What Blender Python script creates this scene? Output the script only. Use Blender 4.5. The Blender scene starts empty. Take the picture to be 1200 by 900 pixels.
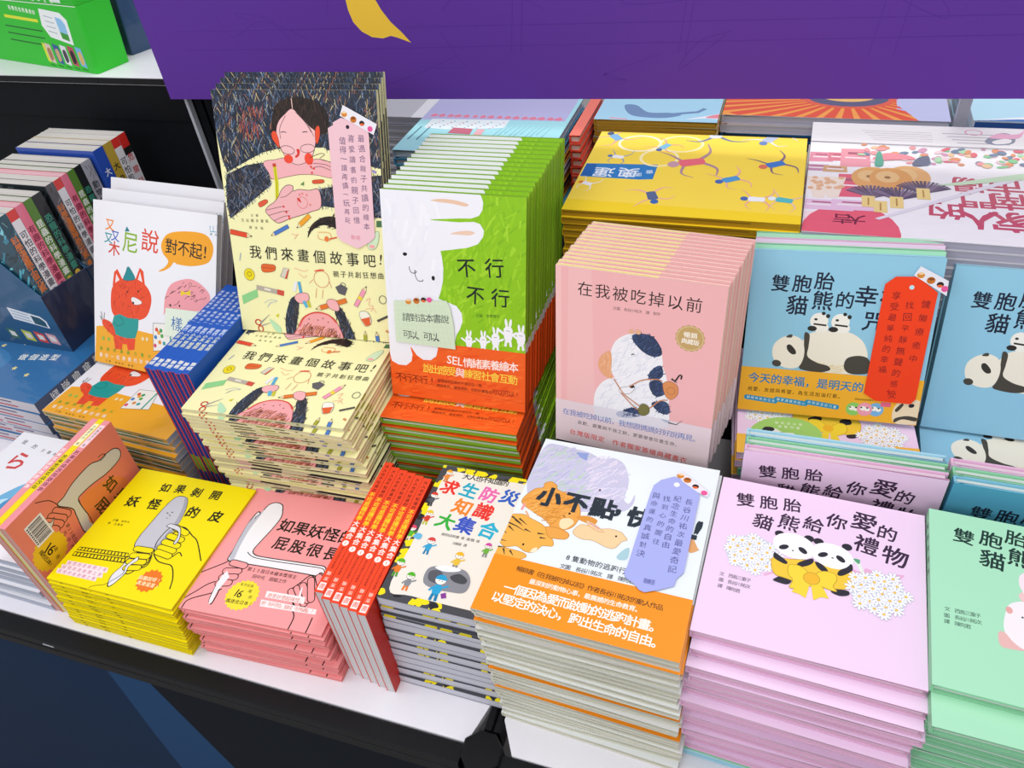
import bpy, math, random
from mathutils import Matrix, Vector, Euler

random.seed(7)
SC = bpy.context.scene
COL = SC.collection
R = math.radians

# ------------------------------------------------------------------ camera, world, light, exposure
cd = bpy.data.cameras.new('camera'); cam = bpy.data.objects.new('camera', cd); COL.objects.link(cam)
cd.sensor_width = 36.0; cd.lens = 914.17 / 1200 * 36.0; cd.clip_start = 0.02
cam.matrix_world = (Matrix.Translation((0.21368, -0.57047, 0.93779)) @ Matrix.Rotation(R(22.73856), 4, 'Z')
                    @ Matrix.Rotation(R(49.32544), 4, 'X') @ Matrix.Rotation(R(-7.3026), 4, 'Z'))
SC.camera = cam
vs = SC.view_settings
vs.view_transform = 'Standard'; vs.look = 'None'; vs.gamma = 1.0; vs.use_curve_mapping = False
vs.exposure = -0.1
wd = bpy.data.worlds.new('world'); SC.world = wd; wd.use_nodes = True
wd.node_tree.nodes['Background'].inputs[0].default_value = (0.95, 0.96, 1.0, 1)
wd.node_tree.nodes['Background'].inputs[1].default_value = 0.60

def area(name, loc, target, sx, sy, power, col=(1, 1, 1)):
    l = bpy.data.lights.new(name, 'AREA'); l.shape = 'RECTANGLE'; l.size = sx; l.size_y = sy; l.energy = power; l.color = col
    o = bpy.data.objects.new(name, l); COL.objects.link(o); o.location = loc
    o.rotation_euler = (Vector(target) - Vector(loc)).to_track_quat('-Z', 'Y').to_euler()
    return o
area('ceiling_lamp_front', (-0.25, -1.9, 1.75), (-0.1, 0.15, 0.15), 1.8, 0.9, 23)
area('ceiling_lamp_left', (-1.5, -0.5, 2.4), (-0.2, 0.1, 0.1), 0.8, 1.2, 12)
area('ceiling_lamp_back', (0.3, 0.42, 2.2), (0.1, 0.45, 0.1), 1.8, 0.3, 17)
area('added_fill_rear', (0.1, 1.5, 1.75), (0.1, 0.7, 0.4), 1.6, 0.3, 11)  # fill lamp added behind the sign to brighten the books below it

# ------------------------------------------------------------------ materials
def lin(h):
    h = h.lstrip('#'); o = []
    if len(h) == 3: h = ''.join(c * 2 for c in h)
    for i in (0, 2, 4):
        c = int(h[i:i+2], 16) / 255
        o.append(c / 12.92 if c <= 0.04045 else ((c + 0.055) / 1.055) ** 2.4)
    return tuple(o) + (1.0,)

def mat(name, rough=0.5, spec=0.4, coat=0.0, col=None, metal=0.0, film=0.0, paper=False, grain=0.0):
    m = bpy.data.materials.new(name); m.use_nodes = True
    nt = m.node_tree; N = nt.nodes; L = nt.links; b = N['Principled BSDF']
    b.inputs['Roughness'].default_value = rough; b.inputs['Specular IOR Level'].default_value = spec
    b.inputs['Coat Weight'].default_value = coat; b.inputs['Coat Roughness'].default_value = 0.12
    b.inputs['Metallic'].default_value = metal
    tc = N.new('ShaderNodeTexCoord')
    if col is None:
        a = N.new('ShaderNodeAttribute'); a.attribute_name = 'Col'; src = a.outputs['Color']
    else:
        rgb = N.new('ShaderNodeRGB'); rgb.outputs[0].default_value = lin(col); src = rgb.outputs[0]
    amt = grain
    if paper or grain:
        mp = N.new('ShaderNodeMapping'); L.new(tc.outputs['Object'], mp.inputs[0])
        mp.inputs['Scale'].default_value = (4, 4, 1500) if paper else (60, 60, 60)
        nz = N.new('ShaderNodeTexNoise'); nz.inputs['Scale'].default_value = 1.0; nz.inputs['Detail'].default_value = 2.0
        L.new(mp.outputs[0], nz.inputs['Vector'])
        mr = N.new('ShaderNodeMapRange'); L.new(nz.outputs['Fac'], mr.inputs[0])
        mr.inputs[1].default_value = 0.3; mr.inputs[2].default_value = 0.7
        mr.inputs[3].default_value = 0.74 if paper else 1 - amt; mr.inputs[4].default_value = 1.0
        mx = N.new('ShaderNodeMix'); mx.data_type = 'RGBA'; mx.blend_type = 'MULTIPLY'; mx.inputs[0].default_value = 1.0
        L.new(src, mx.inputs[6]); L.new(mr.outputs[0], mx.inputs[7]); src = mx.outputs[2]
    L.new(src, b.inputs['Base Color'])
    if film:
        nz = N.new('ShaderNodeTexNoise'); nz.inputs['Scale'].default_value = 22; nz.inputs['Detail'].default_value = 1.5
        mp = N.new('ShaderNodeMapping'); mp.inputs['Scale'].default_value = (1, 2.2, 1); mp.inputs['Rotation'].default_value = (0, 0, 0.7)
        L.new(tc.outputs['Object'], mp.inputs[0]); L.new(mp.outputs[0], nz.inputs['Vector'])
        bp = N.new('ShaderNodeBump'); bp.inputs['Strength'].default_value = film; bp.inputs['Distance'].default_value = 0.004
        L.new(nz.outputs['Fac'], bp.inputs['Height']); L.new(bp.outputs[0], b.inputs['Coat Normal'])
    return m
PRINT = mat('printed_cover', 0.42, 0.3)
GLOSS = mat('laminated_cover', 0.42, 0.22, 0.0)
FILM = mat('shrink_wrapped_cover', 0.4, 0.3, 0.65, film=0.5)
PAGES = mat('page_edges', 0.8, 0.15, paper=True)
PAPER = mat('note_paper', 0.7, 0.2)
WHITE = mat('white_laminate', 0.35, 0.4, col='#f1eff6', grain=0.02)
BLACK = mat('black_plastic', 0.4, 0.25, col='#0d0e12', grain=0.25)
BLACKM = mat('black_panel', 0.55, 0.15, col='#0b0e14', grain=0.3)
NAVY = mat('navy_fascia', 0.5, 0.1, None and 0 or 0.0)
SIGN = mat('purple_board', 0.6, 0.15)
STRIP = mat('grey_metal_strip', 0.35, 0.5, col='#b9bcc4', grain=0.05)
FLOORM = mat('grey_floor', 0.5, 0.3, col='#8d8a88', grain=0.15)
WALLM = mat('off_white_wall', 0.8, 0.2, col='#d8d6d6', grain=0.04)

# ------------------------------------------------------------------ glyphs
_tc = bpy.data.curves.new('glyph', 'FONT'); _tc.resolution_u = 2
_to = bpy.data.objects.new('glyph', _tc); COL.objects.link(_to)
_gl = {}
def glyph(ch):
    k = ch
    if k not in _gl:
        _tc.body = ch
        dg = bpy.context.evaluated_depsgraph_get(); dg.update()
        me = _to.evaluated_get(dg).to_mesh()
        vs_ = [(v.co.x, v.co.y) for v in me.vertices]; fs = [tuple(p.vertices) for p in me.polygons]
        cjk = ord(ch) > 0x2000
        xs = [v[0] for v in vs_] or [0, 0.3]
        cx, cy = (0.49, 0.35) if cjk else ((min(xs) + max(xs)) / 2, 0.35)
        _gl[k] = ([(x - cx, y - cy) for x, y in vs_], fs, (0.98 if cjk else max(xs) - min(xs) + 0.09))
        _to.evaluated_get(dg).to_mesh_clear()
    return _gl[k]

# ------------------------------------------------------------------ mesh builder with printed artwork
MM = 0.001
LV = 4.0e-6
class Mesh:
    def __init__(s): s.v = []; s.f = []; s.c = []; s.m = []
    def face(s, pts, col, m=0):
        b = len(s.v); s.v += [tuple(p) for p in pts]; s.f.append(tuple(range(b, b + len(pts)))); s.c.append(lin(col)); s.m.append(m)
    def box(s, x0, x1, y0, y1, z0, z1, col='#ffffff', m=0):
        p = [(x0,y0,z0),(x1,y0,z0),(x1,y1,z0),(x0,y1,z0),(x0,y0,z1),(x1,y0,z1),(x1,y1,z1),(x0,y1,z1)]
        for q in ((0,3,2,1),(4,5,6,7),(0,1,5,4),(1,2,6,5),(2,3,7,6),(3,0,4,7)): s.face([p[i] for i in q], col, m)
    def prism(s, pts, z0, z1, col='#ffffff', m=0):
        n = len(pts)
        s.face([(x, y, z1) for x, y in pts], col, m); s.face([(x, y, z0) for x, y in reversed(pts)], col, m)
        for i in range(n):
            a, b = pts[i], pts[(i+1) % n]; s.face([(*a, z0), (*b, z0), (*b, z1), (*a, z1)], col, m)
    def data(s, name, mats):
        me = bpy.data.meshes.new(name); me.from_pydata(s.v, [], s.f)
        at = me.color_attributes.new('Col', 'FLOAT_COLOR', 'CORNER')
        buf = []
        for f, c in zip(s.f, s.c): buf += list(c) * len(f)
        at.data.foreach_set('color', buf)
        for m in (mats if isinstance(mats, (list, tuple)) else [mats]): me.materials.append(m)
        me.polygons.foreach_set('material_index', s.m); me.update()
        return me
    def obj(s, name, mats, parent=None): return link(name, s.data(name, mats), parent)

def link(name, me, parent=None):
    o = bpy.data.objects.new(name, me); COL.objects.link(o)
    if parent: o.parent = parent
    return o

def smooth(pts, n=5, closed=True):
    out = []; k = len(pts)
    for i in range(k if closed else k - 1):
        g = lambda j: pts[j % k] if closed else pts[max(0, min(k - 1, j))]
        p0, p1, p2, p3 = g(i-1), g(i), g(i+1), g(i+2)
        for q in range(n):
            t = q / n
            out.append(tuple(0.5 * (2*p1[a] + (p2[a]-p0[a])*t + (2*p0[a]-5*p1[a]+4*p2[a]-p3[a])*t*t + (3*p1[a]-p0[a]-3*p2[a]+p3[a])*t**3) for a in (0, 1)))
    if not closed: out.append(pts[-1])
    return out

def inside(p, poly):
    x, y = p; r = False; j = len(poly) - 1
    for i in range(len(poly)):
        xi, yi = poly[i]; xj, yj = poly[j]
        if (yi > y) != (yj > y) and x < (xj - xi) * (y - yi) / (yj - yi) + xi: r = not r
        j = i
    return r

class Art:
    """draws in millimetres on a plane of a mesh; fn maps (u, v, lift) in metres to a point. clip = (w, h) in mm"""
    def __init__(s, mesh, fn, w, h): s.M = mesh; s.fn = fn; s.w = w; s.h = h; s.lv = 1
    def _put(s, pts, col, lift=None):
        l = s.lv if lift is None else lift
        s.M.face([s.fn(u*MM, v*MM, l*LV) for u, v in pts], col)
    def _clip(s, pts):
        for ax, lim, sg in ((0, 0.0, 1), (0, s.w, -1), (1, 0.0, 1), (1, s.h, -1)):
            if all((p[ax] - lim) * sg >= -1e-6 for p in pts): continue
            out = []
            for i in range(len(pts)):
                a, b = pts[i-1], pts[i]; da, db = (a[ax]-lim)*sg, (b[ax]-lim)*sg
                if (da >= 0) != (db >= 0):
                    t = da / (da - db); out.append((a[0]+(b[0]-a[0])*t, a[1]+(b[1]-a[1])*t))
                if db >= 0: out.append(b)
            pts = out
            if len(pts) < 3: return []
        return pts
    def poly(s, pts, col, sm=False):
        s.lv += 1
        if sm: pts = smooth(pts)
        pts = s._clip(pts)
        if len(pts) >= 3: s._put(pts, col)
        return s
    def rect(s, u0, v0, u1, v1, col): return s.poly([(u0, v0), (u1, v0), (u1, v1), (u0, v1)], col)
    def fill(s, col): return s.rect(0, 0, s.w, s.h, col)
    def ell(s, c, rx, ry, col, a=0, n=22):
        ca, sa = math.cos(R(a)), math.sin(R(a))
        return s.poly([(c[0] + rx*math.cos(t)*ca - ry*math.sin(t)*sa, c[1] + rx*math.cos(t)*sa + ry*math.sin(t)*ca)
                       for t in [2*math.pi*i/n for i in range(n)]], col)
    def ring(s, c, rx, ry, w, col, a=0, n=26):
        ca, sa = math.cos(R(a)), math.sin(R(a))
        p = [(c[0] + rx*math.cos(t)*ca - ry*math.sin(t)*sa, c[1] + rx*math.cos(t)*sa + ry*math.sin(t)*ca) for t in [2*math.pi*i/n for i in range(n+1)]]
        return s.line(p, w, col)
    def line(s, pts, w, col, sm=False, taper=False, lift=None):
        if sm: pts = smooth(pts, 5, False)
        if lift is None: s.lv += 1
        L = []; n = len(pts)
        for i, p in enumerate(pts):
            a, b = pts[max(0, i-1)], pts[min(n-1, i+1)]
            d = math.hypot(b[0]-a[0], b[1]-a[1]) or 1
            k = w / 2 * ((1 - i/(n-1)*0.85) if taper else 1)
            L.append((-(b[1]-a[1])/d*k, (b[0]-a[0])/d*k))
        for i in range(n-1):
            p, q, l, m = pts[i], pts[i+1], L[i], L[i+1]
            quad = s._clip([(p[0]-l[0], p[1]-l[1]), (q[0]-m[0], q[1]-m[1]), (q[0]+m[0], q[1]+m[1]), (p[0]+l[0], p[1]+l[1])])
            if len(quad) >= 3: s._put(quad, col, lift)
        return s
    def outline(s, pts, w, col, sm=True):
        p = smooth(pts) if sm else list(pts)
        return s.line(p + [p[0]], w, col)
    def blob(s, pts, col, w=0, lc='#222222'):
        s.poly(pts, col, True)
        if w: s.outline(pts, w, lc)
        return s
    def text(s, st, p0, p1=None, col='#111111', size=None, bold=0.0, ang=None, k=0.98, sx=1.0, jit=0.0):
        s.lv += 2
        p1 = p1 or p0; n = len(st)
        d = (p1[0]-p0[0], p1[1]-p0[1]); D = math.hypot(*d)
        if size is None: size = D / max(1, n-1) * k
        if ang is None: ang = math.degrees(math.atan2(d[1], d[0])) if D > 0 else 0
        c = lin(col)
        for i, ch in enumerate(st):
            if ch in ' 　': continue
            t = i / max(1, n-1); g, fs, adv = glyph(ch)
            a = R(ang + random.uniform(-jit, jit)); ca, sa = math.cos(a), math.sin(a); z = size * (1 + random.uniform(-jit, jit) * 0.012); e = bold * size * 0.55 * MM
            cx, cy = p0[0] + d[0]*t, p0[1] + d[1]*t
            pts = [(cx + (x*sx*ca - y*sa)*z, cy + (x*sx*sa + y*ca)*z) for x, y in g]
            if any(not (-0.5 < u < s.w + 0.5 and -0.5 < v < s.h + 0.5) for u, v in pts): continue
            st_ = 0
            for ox, oy in (((0, 0),) if e < 3e-5 else ((-e, -e), (e, -e), (e, e), (-e, e), (0, 0))):
              b = len(s.M.v); st_ += 1
              s.M.v += [tuple(s.fn(u*MM + ox, v*MM + oy, (s.lv + st_ * .35)*LV)) for u, v in pts]
              for f in fs: s.M.f.append(tuple(b + q for q in f)); s.M.c.append(c); s.M.m.append(0)
        return s
    def word(s, st, c, size, col, bold=0.0, ang=0):
        ws = [glyph(ch)[2] if ch != ' ' else 0.3 for ch in st]; T = sum(ws); x = -T / 2
        for ch, w in zip(st, ws):
            q = (x + w/2) * size; x += w
            s.text(ch, (c[0] + q*math.cos(R(ang)), c[1] + q*math.sin(R(ang))), col=col, size=size, bold=bold, ang=ang)
        return s
    def column(s, st, p0, p1, col, size, jit=5, bold=0.0): return s.text(st, p0, p1, col, size, bold, 0, jit=jit)
    def scribble(s, poly, n, ln, a0, a1, w, cols, cur=0.0):
        xs = [p[0] for p in poly]; ys = [p[1] for p in poly]; k = 0; s.lv += 9
        for _ in range(n * 6):
            if k >= n: break
            p = (random.uniform(min(xs), max(xs)), random.uniform(min(ys), max(ys)))
            if not inside(p, poly): continue
            a = R(random.uniform(a0, a1)); l = ln * random.uniform(0.5, 1.2) / 2
            q = (p[0] + l*math.cos(a), p[1] + l*math.sin(a)); o = (p[0] - l*math.cos(a), p[1] - l*math.sin(a))
            s.line([o, q], w * random.uniform(0.6, 1.3), random.choice(cols), lift=s.lv - random.random() * 8); k += 1
        return s
    def finger(s, p, q, w, fill, lw=1.1, lc='#1d1a14'):
        a = math.atan2(q[1]-p[1], q[0]-p[0]); o = []
        for c, t0 in ((q, -90), (p, 90)):
            for i in range(7): t = a + R(t0 + 30*i); o.append((c[0] + w/2*math.cos(t), c[1] + w/2*math.sin(t)))
        s.poly(o, fill); return s.line(o + [o[0]], lw, lc)
    def burst(s, c, r, n, col, depth=0.12):
        return s.poly([(c[0] + r*(1 if i % 2 else 1-depth)*math.cos(math.pi*i/n), c[1] + r*(1 if i % 2 else 1-depth)*math.sin(math.pi*i/n)) for i in range(2*n)], col)

# ------------------------------------------------------------------ book maker
class Book:
    """cover (+ artwork), page block, optional paper band. Local frame: back cover on z=0, front cover at z=t, lower left corner at 0,0"""
    def __init__(s, w, h, t, col, page='#efece6', hard=False, rb=False, m=GLOSS, edge=None, hinge=True):
        s.w, s.h, s.t, s.rb, s.m, s.hard = w, h, t, rb, m, hard
        b = 0.0024 if hard else 0.0006; b = min(b, t * 0.3)
        o = []
        if hard and hinge:
            f = [(w, t), (.0105, t), (.0085, t-.0009), (.0055, t-.0009), (.0035, t), (.0008, t-.0004), (0, t-.0016)]
        else:
            f = [(w, t), (.0010, t), (0, t-.0010)]
        o = f + [(x, t - z) for x, z in reversed(f)]
        i = [(w, b), (b, b), (b, t-b), (w, t-b)]
        prof = o + i
        X = (lambda x: w - x) if rb else (lambda x: x)
        C = Mesh(); n = len(prof)
        for q in range(n):
            a, e = prof[q], prof[(q+1) % n]
            p = [(X(a[0]), 0, a[1]), (X(a[0]), h, a[1]), (X(e[0]), h, e[1]), (X(e[0]), 0, e[1])]
            if rb: p.reverse()
            C.face(p, (edge or col) if q in (len(o)-1, n-1) else (col if q < len(o) else (edge or col)))
        for y in (0, h):
            for part in (list(range(0, len(f))) + [n-1, n-2], list(range(len(f), len(o))) + [len(o), len(o)+1], [len(f)-1, len(f), len(o)+1, n-2]):
                p = [(X(prof[q][0]), y, prof[q][1]) for q in part]
                if (y == 0) == rb: p.reverse()
                C.face(p, edge or col)
        s.C = C
        s.front = Art(C, lambda u, v, l: (u, v, t + l), w/MM, h/MM)
        s.back = Art(C, lambda u, v, l: (w - u, v, -l), w/MM, h/MM)
        s.spine = Art(C, (lambda u, v, l: (w + l, v, t - u)) if rb else (lambda u, v, l: (-l, v, u)), t/MM, h/MM)
        g = 0.003 if hard else 0.0006
        P = Mesh(); x0, x1 = (g, w - b) if rb else (b, w - g)
        P.box(x0, x1, g, h - g, b + 2e-5, t - b - 2e-5, page)
        s.P = P; s.g = g; s.b = b
        s.foot = Art(P, lambda u, v, l: (u, g - l, v), w/MM, t/MM)
        s.head = Art(P, lambda u, v, l: (u, h - g + l, v), w/MM, t/MM)
        s.rim = Art(C, (lambda u, v, l: (-l, u, v)) if rb else (lambda u, v, l: (w + l, u, v)), h/MM, t/MM)
        s.fore = Art(P, lambda u, v, l: ((x0 - l) if rb else (x1 + l), u, v), h/MM, t/MM)
        s.band = None; s.extra = []
    def belt(s, bh, col):
        w, t = s.w, s.t; e = 0.0003; B = Mesh(); h0 = 0.0004
        ring = [(-e, -e), (w+e, -e), (w+e, t+e), (-e, t+e)]
        for q in range(4):
            a, c = ring[q], ring[(q+1) % 4]
            if q == (3 if s.rb else 1): continue
            B.face([(a[0], h0, a[1]), (c[0], h0, c[1]), (c[0], bh, c[1]), (a[0], bh, a[1])], col)
        s.B = B; s.band = Art(B, lambda u, v, l: (u, v, t + e + l), w/MM, bh/MM)
        s.bandspine = Art(B, lambda u, v, l: (-e - l, v, u), t/MM, bh/MM)
        return s.band
    def done(s, name='picture_book'):
        s.name = name
        s.parts = [('cover', s.C.data('cover', s.m)), ('page_block', s.P.data('page_block', PAGES))]
        if s.band: s.parts.append(('belly_band', s.B.data('belly_band', s.m)))
        s.parts += s.extra
        return s
    def place(s, M, label, cat='book', group=None, parts=None):
        r = bpy.data.objects.new(s.name, None); COL.objects.link(r); r.empty_display_size = 0.02
        r.matrix_world = M @ Matrix.Translation((0, 0, -s.t))
        tag(r, label, cat, group)
        for n, me in s.parts:
            if parts and n not in parts: continue
            link(n, me, r)
        return r
def tag(o, label=None, cat=None, group=None, kind=None):
    if label: o['label'] = label
    if cat: o['category'] = cat
    if group: o['group'] = group
    if kind: o['kind'] = kind
    return o
def pose(x, y, z, yaw=0, tilt=0, roll=0):
    return Matrix.Translation((x, y, z)) @ Matrix.Rotation(R(yaw), 4, 'Z') @ Matrix.Rotation(R(tilt), 4, 'X') @ Matrix.Rotation(R(roll), 4, 'Y')
def frame(pos, ax, ay, az):
    return Matrix(((ax[0], ay[0], az[0], pos[0]), (ax[1], ay[1], az[1], pos[1]), (ax[2], ay[2], az[2], pos[2]), (0, 0, 0, 1)))
ORD = ('topmost second third fourth fifth sixth seventh eighth ninth tenth eleventh twelfth thirteenth fourteenth fifteenth sixteenth '
       'seventeenth eighteenth nineteenth twentieth twenty-first twenty-second twenty-third twenty-fourth twenty-fifth twenty-sixth twenty-seventh '
       'twenty-eighth twenty-ninth thirtieth thirty-first thirty-second thirty-third thirty-fourth thirty-fifth thirty-sixth').split()
def pile(book, P, n, zbase, top, rest, pilename, group, jx=.0015, jy=.002, ja=0.8, alt=None, drift=(0, 0), parts=None, stag=None):
    """a pile under the top book at pose P, down to zbase"""
    x, y, z, yaw = P[:4]
    step = (z - zbase) / n
    for i in range(n):
        bk = (alt or {}).get(i, book)
        q = 0 if i == 0 else 1
        nm = top if i == 0 else '%s, %s from the top of %s' % (rest if not (alt and i in alt) else alt[i].pile_label, ORD[i], pilename)
        bk.place(pose(x + drift[0]*i/n + q*random.uniform(-jx, jx), y + drift[1]*i/n + (stag[i] if stag and i < len(stag) else (stag[-1] if stag else 0)) + q*random.uniform(-jy, jy), z - i*step, yaw + q*random.uniform(-ja, ja)),
                 nm, 'book', group)
def row(book, P, n, dy, top, rest, rowname, group, dx=0.0, jx=.001, alt=None, dt=0.0, dz=0.0):
    x, y, z, yaw, tilt, roll = P
    for i in range(n):
        bk = (alt or {}).get(i, book); q = 0 if i == 0 else 1
        nm = top if i == 0 else '%s, %s from the front of %s' % (rest if not (alt and i in alt) else alt[i].pile_label, ORD[i], rowname)
        bk.place(pose(x + dx*i + q*random.uniform(-jx, jx), y + dy*i, z + dz*i, yaw, tilt + dt*i, roll), nm, 'book', group)

POSES = {
 'C': (-.667, -.191, .104, .6, 0, 0), 'D': (-.457, -.181, .099, 3, 0, 0), 'G': (-.035, -.165, .235, -1.8, 0, 0),
 'H': (.186, -.131, .231, -2.4, 0, 0), 'F': (-.166, -.147, .181, 0, 0, 0), 'I': (.401, -.139, .243, -2.8, 0, 0),
 'M': (-.532, .022, .253, 2.9, 0, 0), 'STORY': (-.545, .200, .2555, 2.7, 70.2, 1.0),
 'N': (-.277, .109, .207, 1.7, 0, 0), 'BUNNY': (-.277, .155, .2110, .9, 71.6, -.8),
 'COW': (-.027, .132, .196, -3.1, 80, -1.6), 'PBLUE': (.198, .222, .2118, 4.5, 69.1, -1.5),
 'PANDA': (.425, .263, .1876, -.1, 68.8, 0), 'PKUP': (.214, .0905, .051, .5, 88, -.2), 'TEALUP': (.433, .090, .051, -1.0, 88, 0),
 'P': (.205, .147, .207, 5, 0, 0), 'PB2': (.424, .150, .183, -.7, 0, 0),
 'CATF': (-.919, .079, .122, -2.7, 0, 0), 'CAT': (-.912, .207, .1280, -3.8, 59.5, 0),
 'T': (-.067, .351, .416, .4, 0, 0), 'U': (.245, .349, .41, -.4, 0, 0), 'FAN': (.107, .704, .408, -.3, 0, 0), 'SKYB': (-.096, .660, .412, .3, 0, 0), 'TEALB': (-.392, .500, .418, 0, 0, 0), 'SKY': (-.40, .49, .43, 0, 0, 0),
 'B': (-.68, -.187, .2, 'B'), 'J': (-1.20, .10, .122, 0, 0, 0),
}
# ------------------------------------------------------------------ setting
def struct(o): o['kind'] = 'structure'; return o
m = Mesh(); m.box(-3.2, 3.2, -2.2, 2.6, -.94, -.92); struct(m.obj('floor', FLOORM))
m = Mesh(); m.box(-3.2, 3.2, 2.6, 2.66, -.92, 2.6); struct(m.obj('wall_back', WALLM))

# display table: white boards in a black rail frame, navy printed fascia
tb = bpy.data.objects.new('display_table', None); COL.objects.link(tb); tb.location = (0, .3, -.92)
tag(tb, 'white-topped display table with black rails and navy front that carries all the book piles', 'table')
def child(mesh, name, mats, parent=tb):
    o = mesh.obj(name, mats); o.parent = parent; o.matrix_parent_inverse = Matrix.Translation(-parent.location); return o
m = Mesh(); m.prism([(-1.45, -.207), (-.058, -.206), (-.044, -.150), (-.044, .95), (-1.45, .95)], -.012, 0); child(m, 'top_board', WHITE)
m = Mesh(); m.prism([(.0, -.207), (.95, -.207), (.95, .95), (-.022, .95), (-.022, -.168)], -.012, 0); child(m, 'top_board', WHITE)
def railbox(x0, x1, y0, y1, z0, z1, name='rail'):
    m = Mesh(); e = .002
    if x1 - x0 > y1 - y0: prof = [(y0, z0), (y1, z0), (y1, z1), (y0+e, z1), (y0, z1-e), (y0, z1-.016), (y0+.003, z1-.017), (y0+.003, z1-.021), (y0, z1-.022)]
    else: prof = [(x0, z0), (x1, z0), (x1, z1-e), (x1-e, z1), (x0+e, z1), (x0, z1-e)]
    n = len(prof)
    P3 = (lambda q, a: (a, q[0], q[1])) if x1 - x0 > y1 - y0 else (lambda q, a: (q[0], a, q[1]))
    a0, a1 = (x0, x1) if x1 - x0 > y1 - y0 else (y0, y1)
    for i in range(n): a, b = prof[i], prof[(i+1) % n]; m.face([P3(a, a0), P3(b, a0), P3(b, a1), P3(a, a1)], '#ffffff')
    m.face([P3(q, a0) for q in prof], '#ffffff'); m.face([P3(q, a1) for q in reversed(prof)], '#ffffff')
    return child(m, name, BLACK)
railbox(-1.45, -.060, -.233, -.2085, -.040, -.002, 'front_rail')
railbox(-.012, .95, -.233, -.2085, -.040, -.002, 'front_rail')
railbox(-.0435, -.0335, -.185, .95, -.040, -.001, 'cross_rail')
railbox(-.0325, -.0225, -.185, .95, -.040, -.001, 'cross_rail')
m = Mesh(); m.box(-.706, -.686, -.2340, -.2332, -.0125, -.0105); child(m, 'rail_joint', STRIP)
m = Mesh()
oc = [(-.036 + .0265*math.cos(R(22.5 + 45*i)), -.213 + .0265*math.sin(R(22.5 + 45*i))) for i in range(8)]
oi = [(-.036 + .0245*math.cos(R(22.5 + 45*i)), -.213 + .0245*math.sin(R(22.5 + 45*i))) for i in range(8)]
m.face([(x, y, .005) for x, y in oi], '#ffffff')
for i in range(8):
    a, b, c, d = oi[i-1], oi[i], oc[i-1], oc[i]
    m.face([(*a, .005), (*b, .005), (*d, .003), (*c, .003)], '#ffffff'); m.face([(*c, .003), (*d, .003), (*d, -.92), (*c, -.92)], '#ffffff')
child(m, 'corner_post', BLACK)
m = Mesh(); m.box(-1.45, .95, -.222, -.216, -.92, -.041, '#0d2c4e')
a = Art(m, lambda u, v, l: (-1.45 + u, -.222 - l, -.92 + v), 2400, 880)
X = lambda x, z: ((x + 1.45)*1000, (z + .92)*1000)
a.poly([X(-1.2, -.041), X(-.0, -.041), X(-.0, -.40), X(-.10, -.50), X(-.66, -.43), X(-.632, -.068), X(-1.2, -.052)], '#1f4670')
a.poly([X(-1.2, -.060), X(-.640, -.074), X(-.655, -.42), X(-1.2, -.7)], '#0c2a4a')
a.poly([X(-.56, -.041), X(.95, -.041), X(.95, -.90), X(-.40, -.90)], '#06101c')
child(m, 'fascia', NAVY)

# rear tier that lifts the back piles (behind the front rows)
m = Mesh(); m.box(-.51, .95, .375, .945, .0003, .29); m.box(-.51, .95, .372, .375, .27, .29)
tag(m.obj('rear_display_tier', BLACKM), 'low black tier under the yellow and white book piles at the back', 'display tier')
def riser(x0, x1, y0, y1, z, lab):
    m = Mesh(); m.box(x0, x1, y0, y1, .0003, z-.003); m.box(x0-.001, x1+.001, y0-.001, y1+.001, z-.003, z-.0002)
    tag(m.obj('display_riser', BLACKM), lab, 'display riser')
riser(-.025, .165, .128, .24, .1940, 'black riser under the row of pink cow books')
riser(.215, .405, .18, .345, .1500, 'black riser under the pink panda books with yellow bands')
riser(.435, .64, .16, .345, .1260, 'black riser under the pale blue panda books')
riser(.215, .425, .088, .134, .0506, 'black riser under the leaning pink panda book row')
riser(.437, .64, .086, .134, .0506, 'black riser under the leaning teal panda book row')

# cabinet at the left with white shelf on top
cb = bpy.data.objects.new('shelf_cabinet', None); COL.objects.link(cb); cb.location = (-1.3, .8, 0)
tag(cb, 'black shelf cabinet with white top behind the comics, green box on it', 'shelf')
m = Mesh(); m.box(-1.75, -.868, .612, 1.0, .001, .470); child(m, 'carcass', BLACKM, cb)
m = Mesh(); m.box(-1.75, -.862, .600, .612, .405, .474); child(m, 'upper_panel', BLACKM, cb)
m = Mesh(); m.box(-1.75, -.862, .604, .6118, .001, .403); child(m, 'lower_panel', BLACKM, cb)
m = Mesh(); m.box(-1.76, -.80, .597, 1.0, .4745, .488); child(m, 'white_shelf', WHITE, cb)
m = Mesh(); m.box(-1.76, -.80, .5945, .597, .476, .487); m.box(-1.06, -1.04, .594, .5945, .477, .486); child(m, 'shelf_edge', BLACK, cb)
m = Mesh(); m.box(-.861, -.855, .600, .612, .001, .4735); child(m, 'metal_strip', STRIP, cb)
m = Mesh()
for i in range(4): m.box(-.850 + .022*i, -.834 + .022*i, .612, .63, .001, .46)
m.box(-.852, -.75, .63, .66, .001, .47); child(m, 'ribbed_side', BLACKM, cb)

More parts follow.
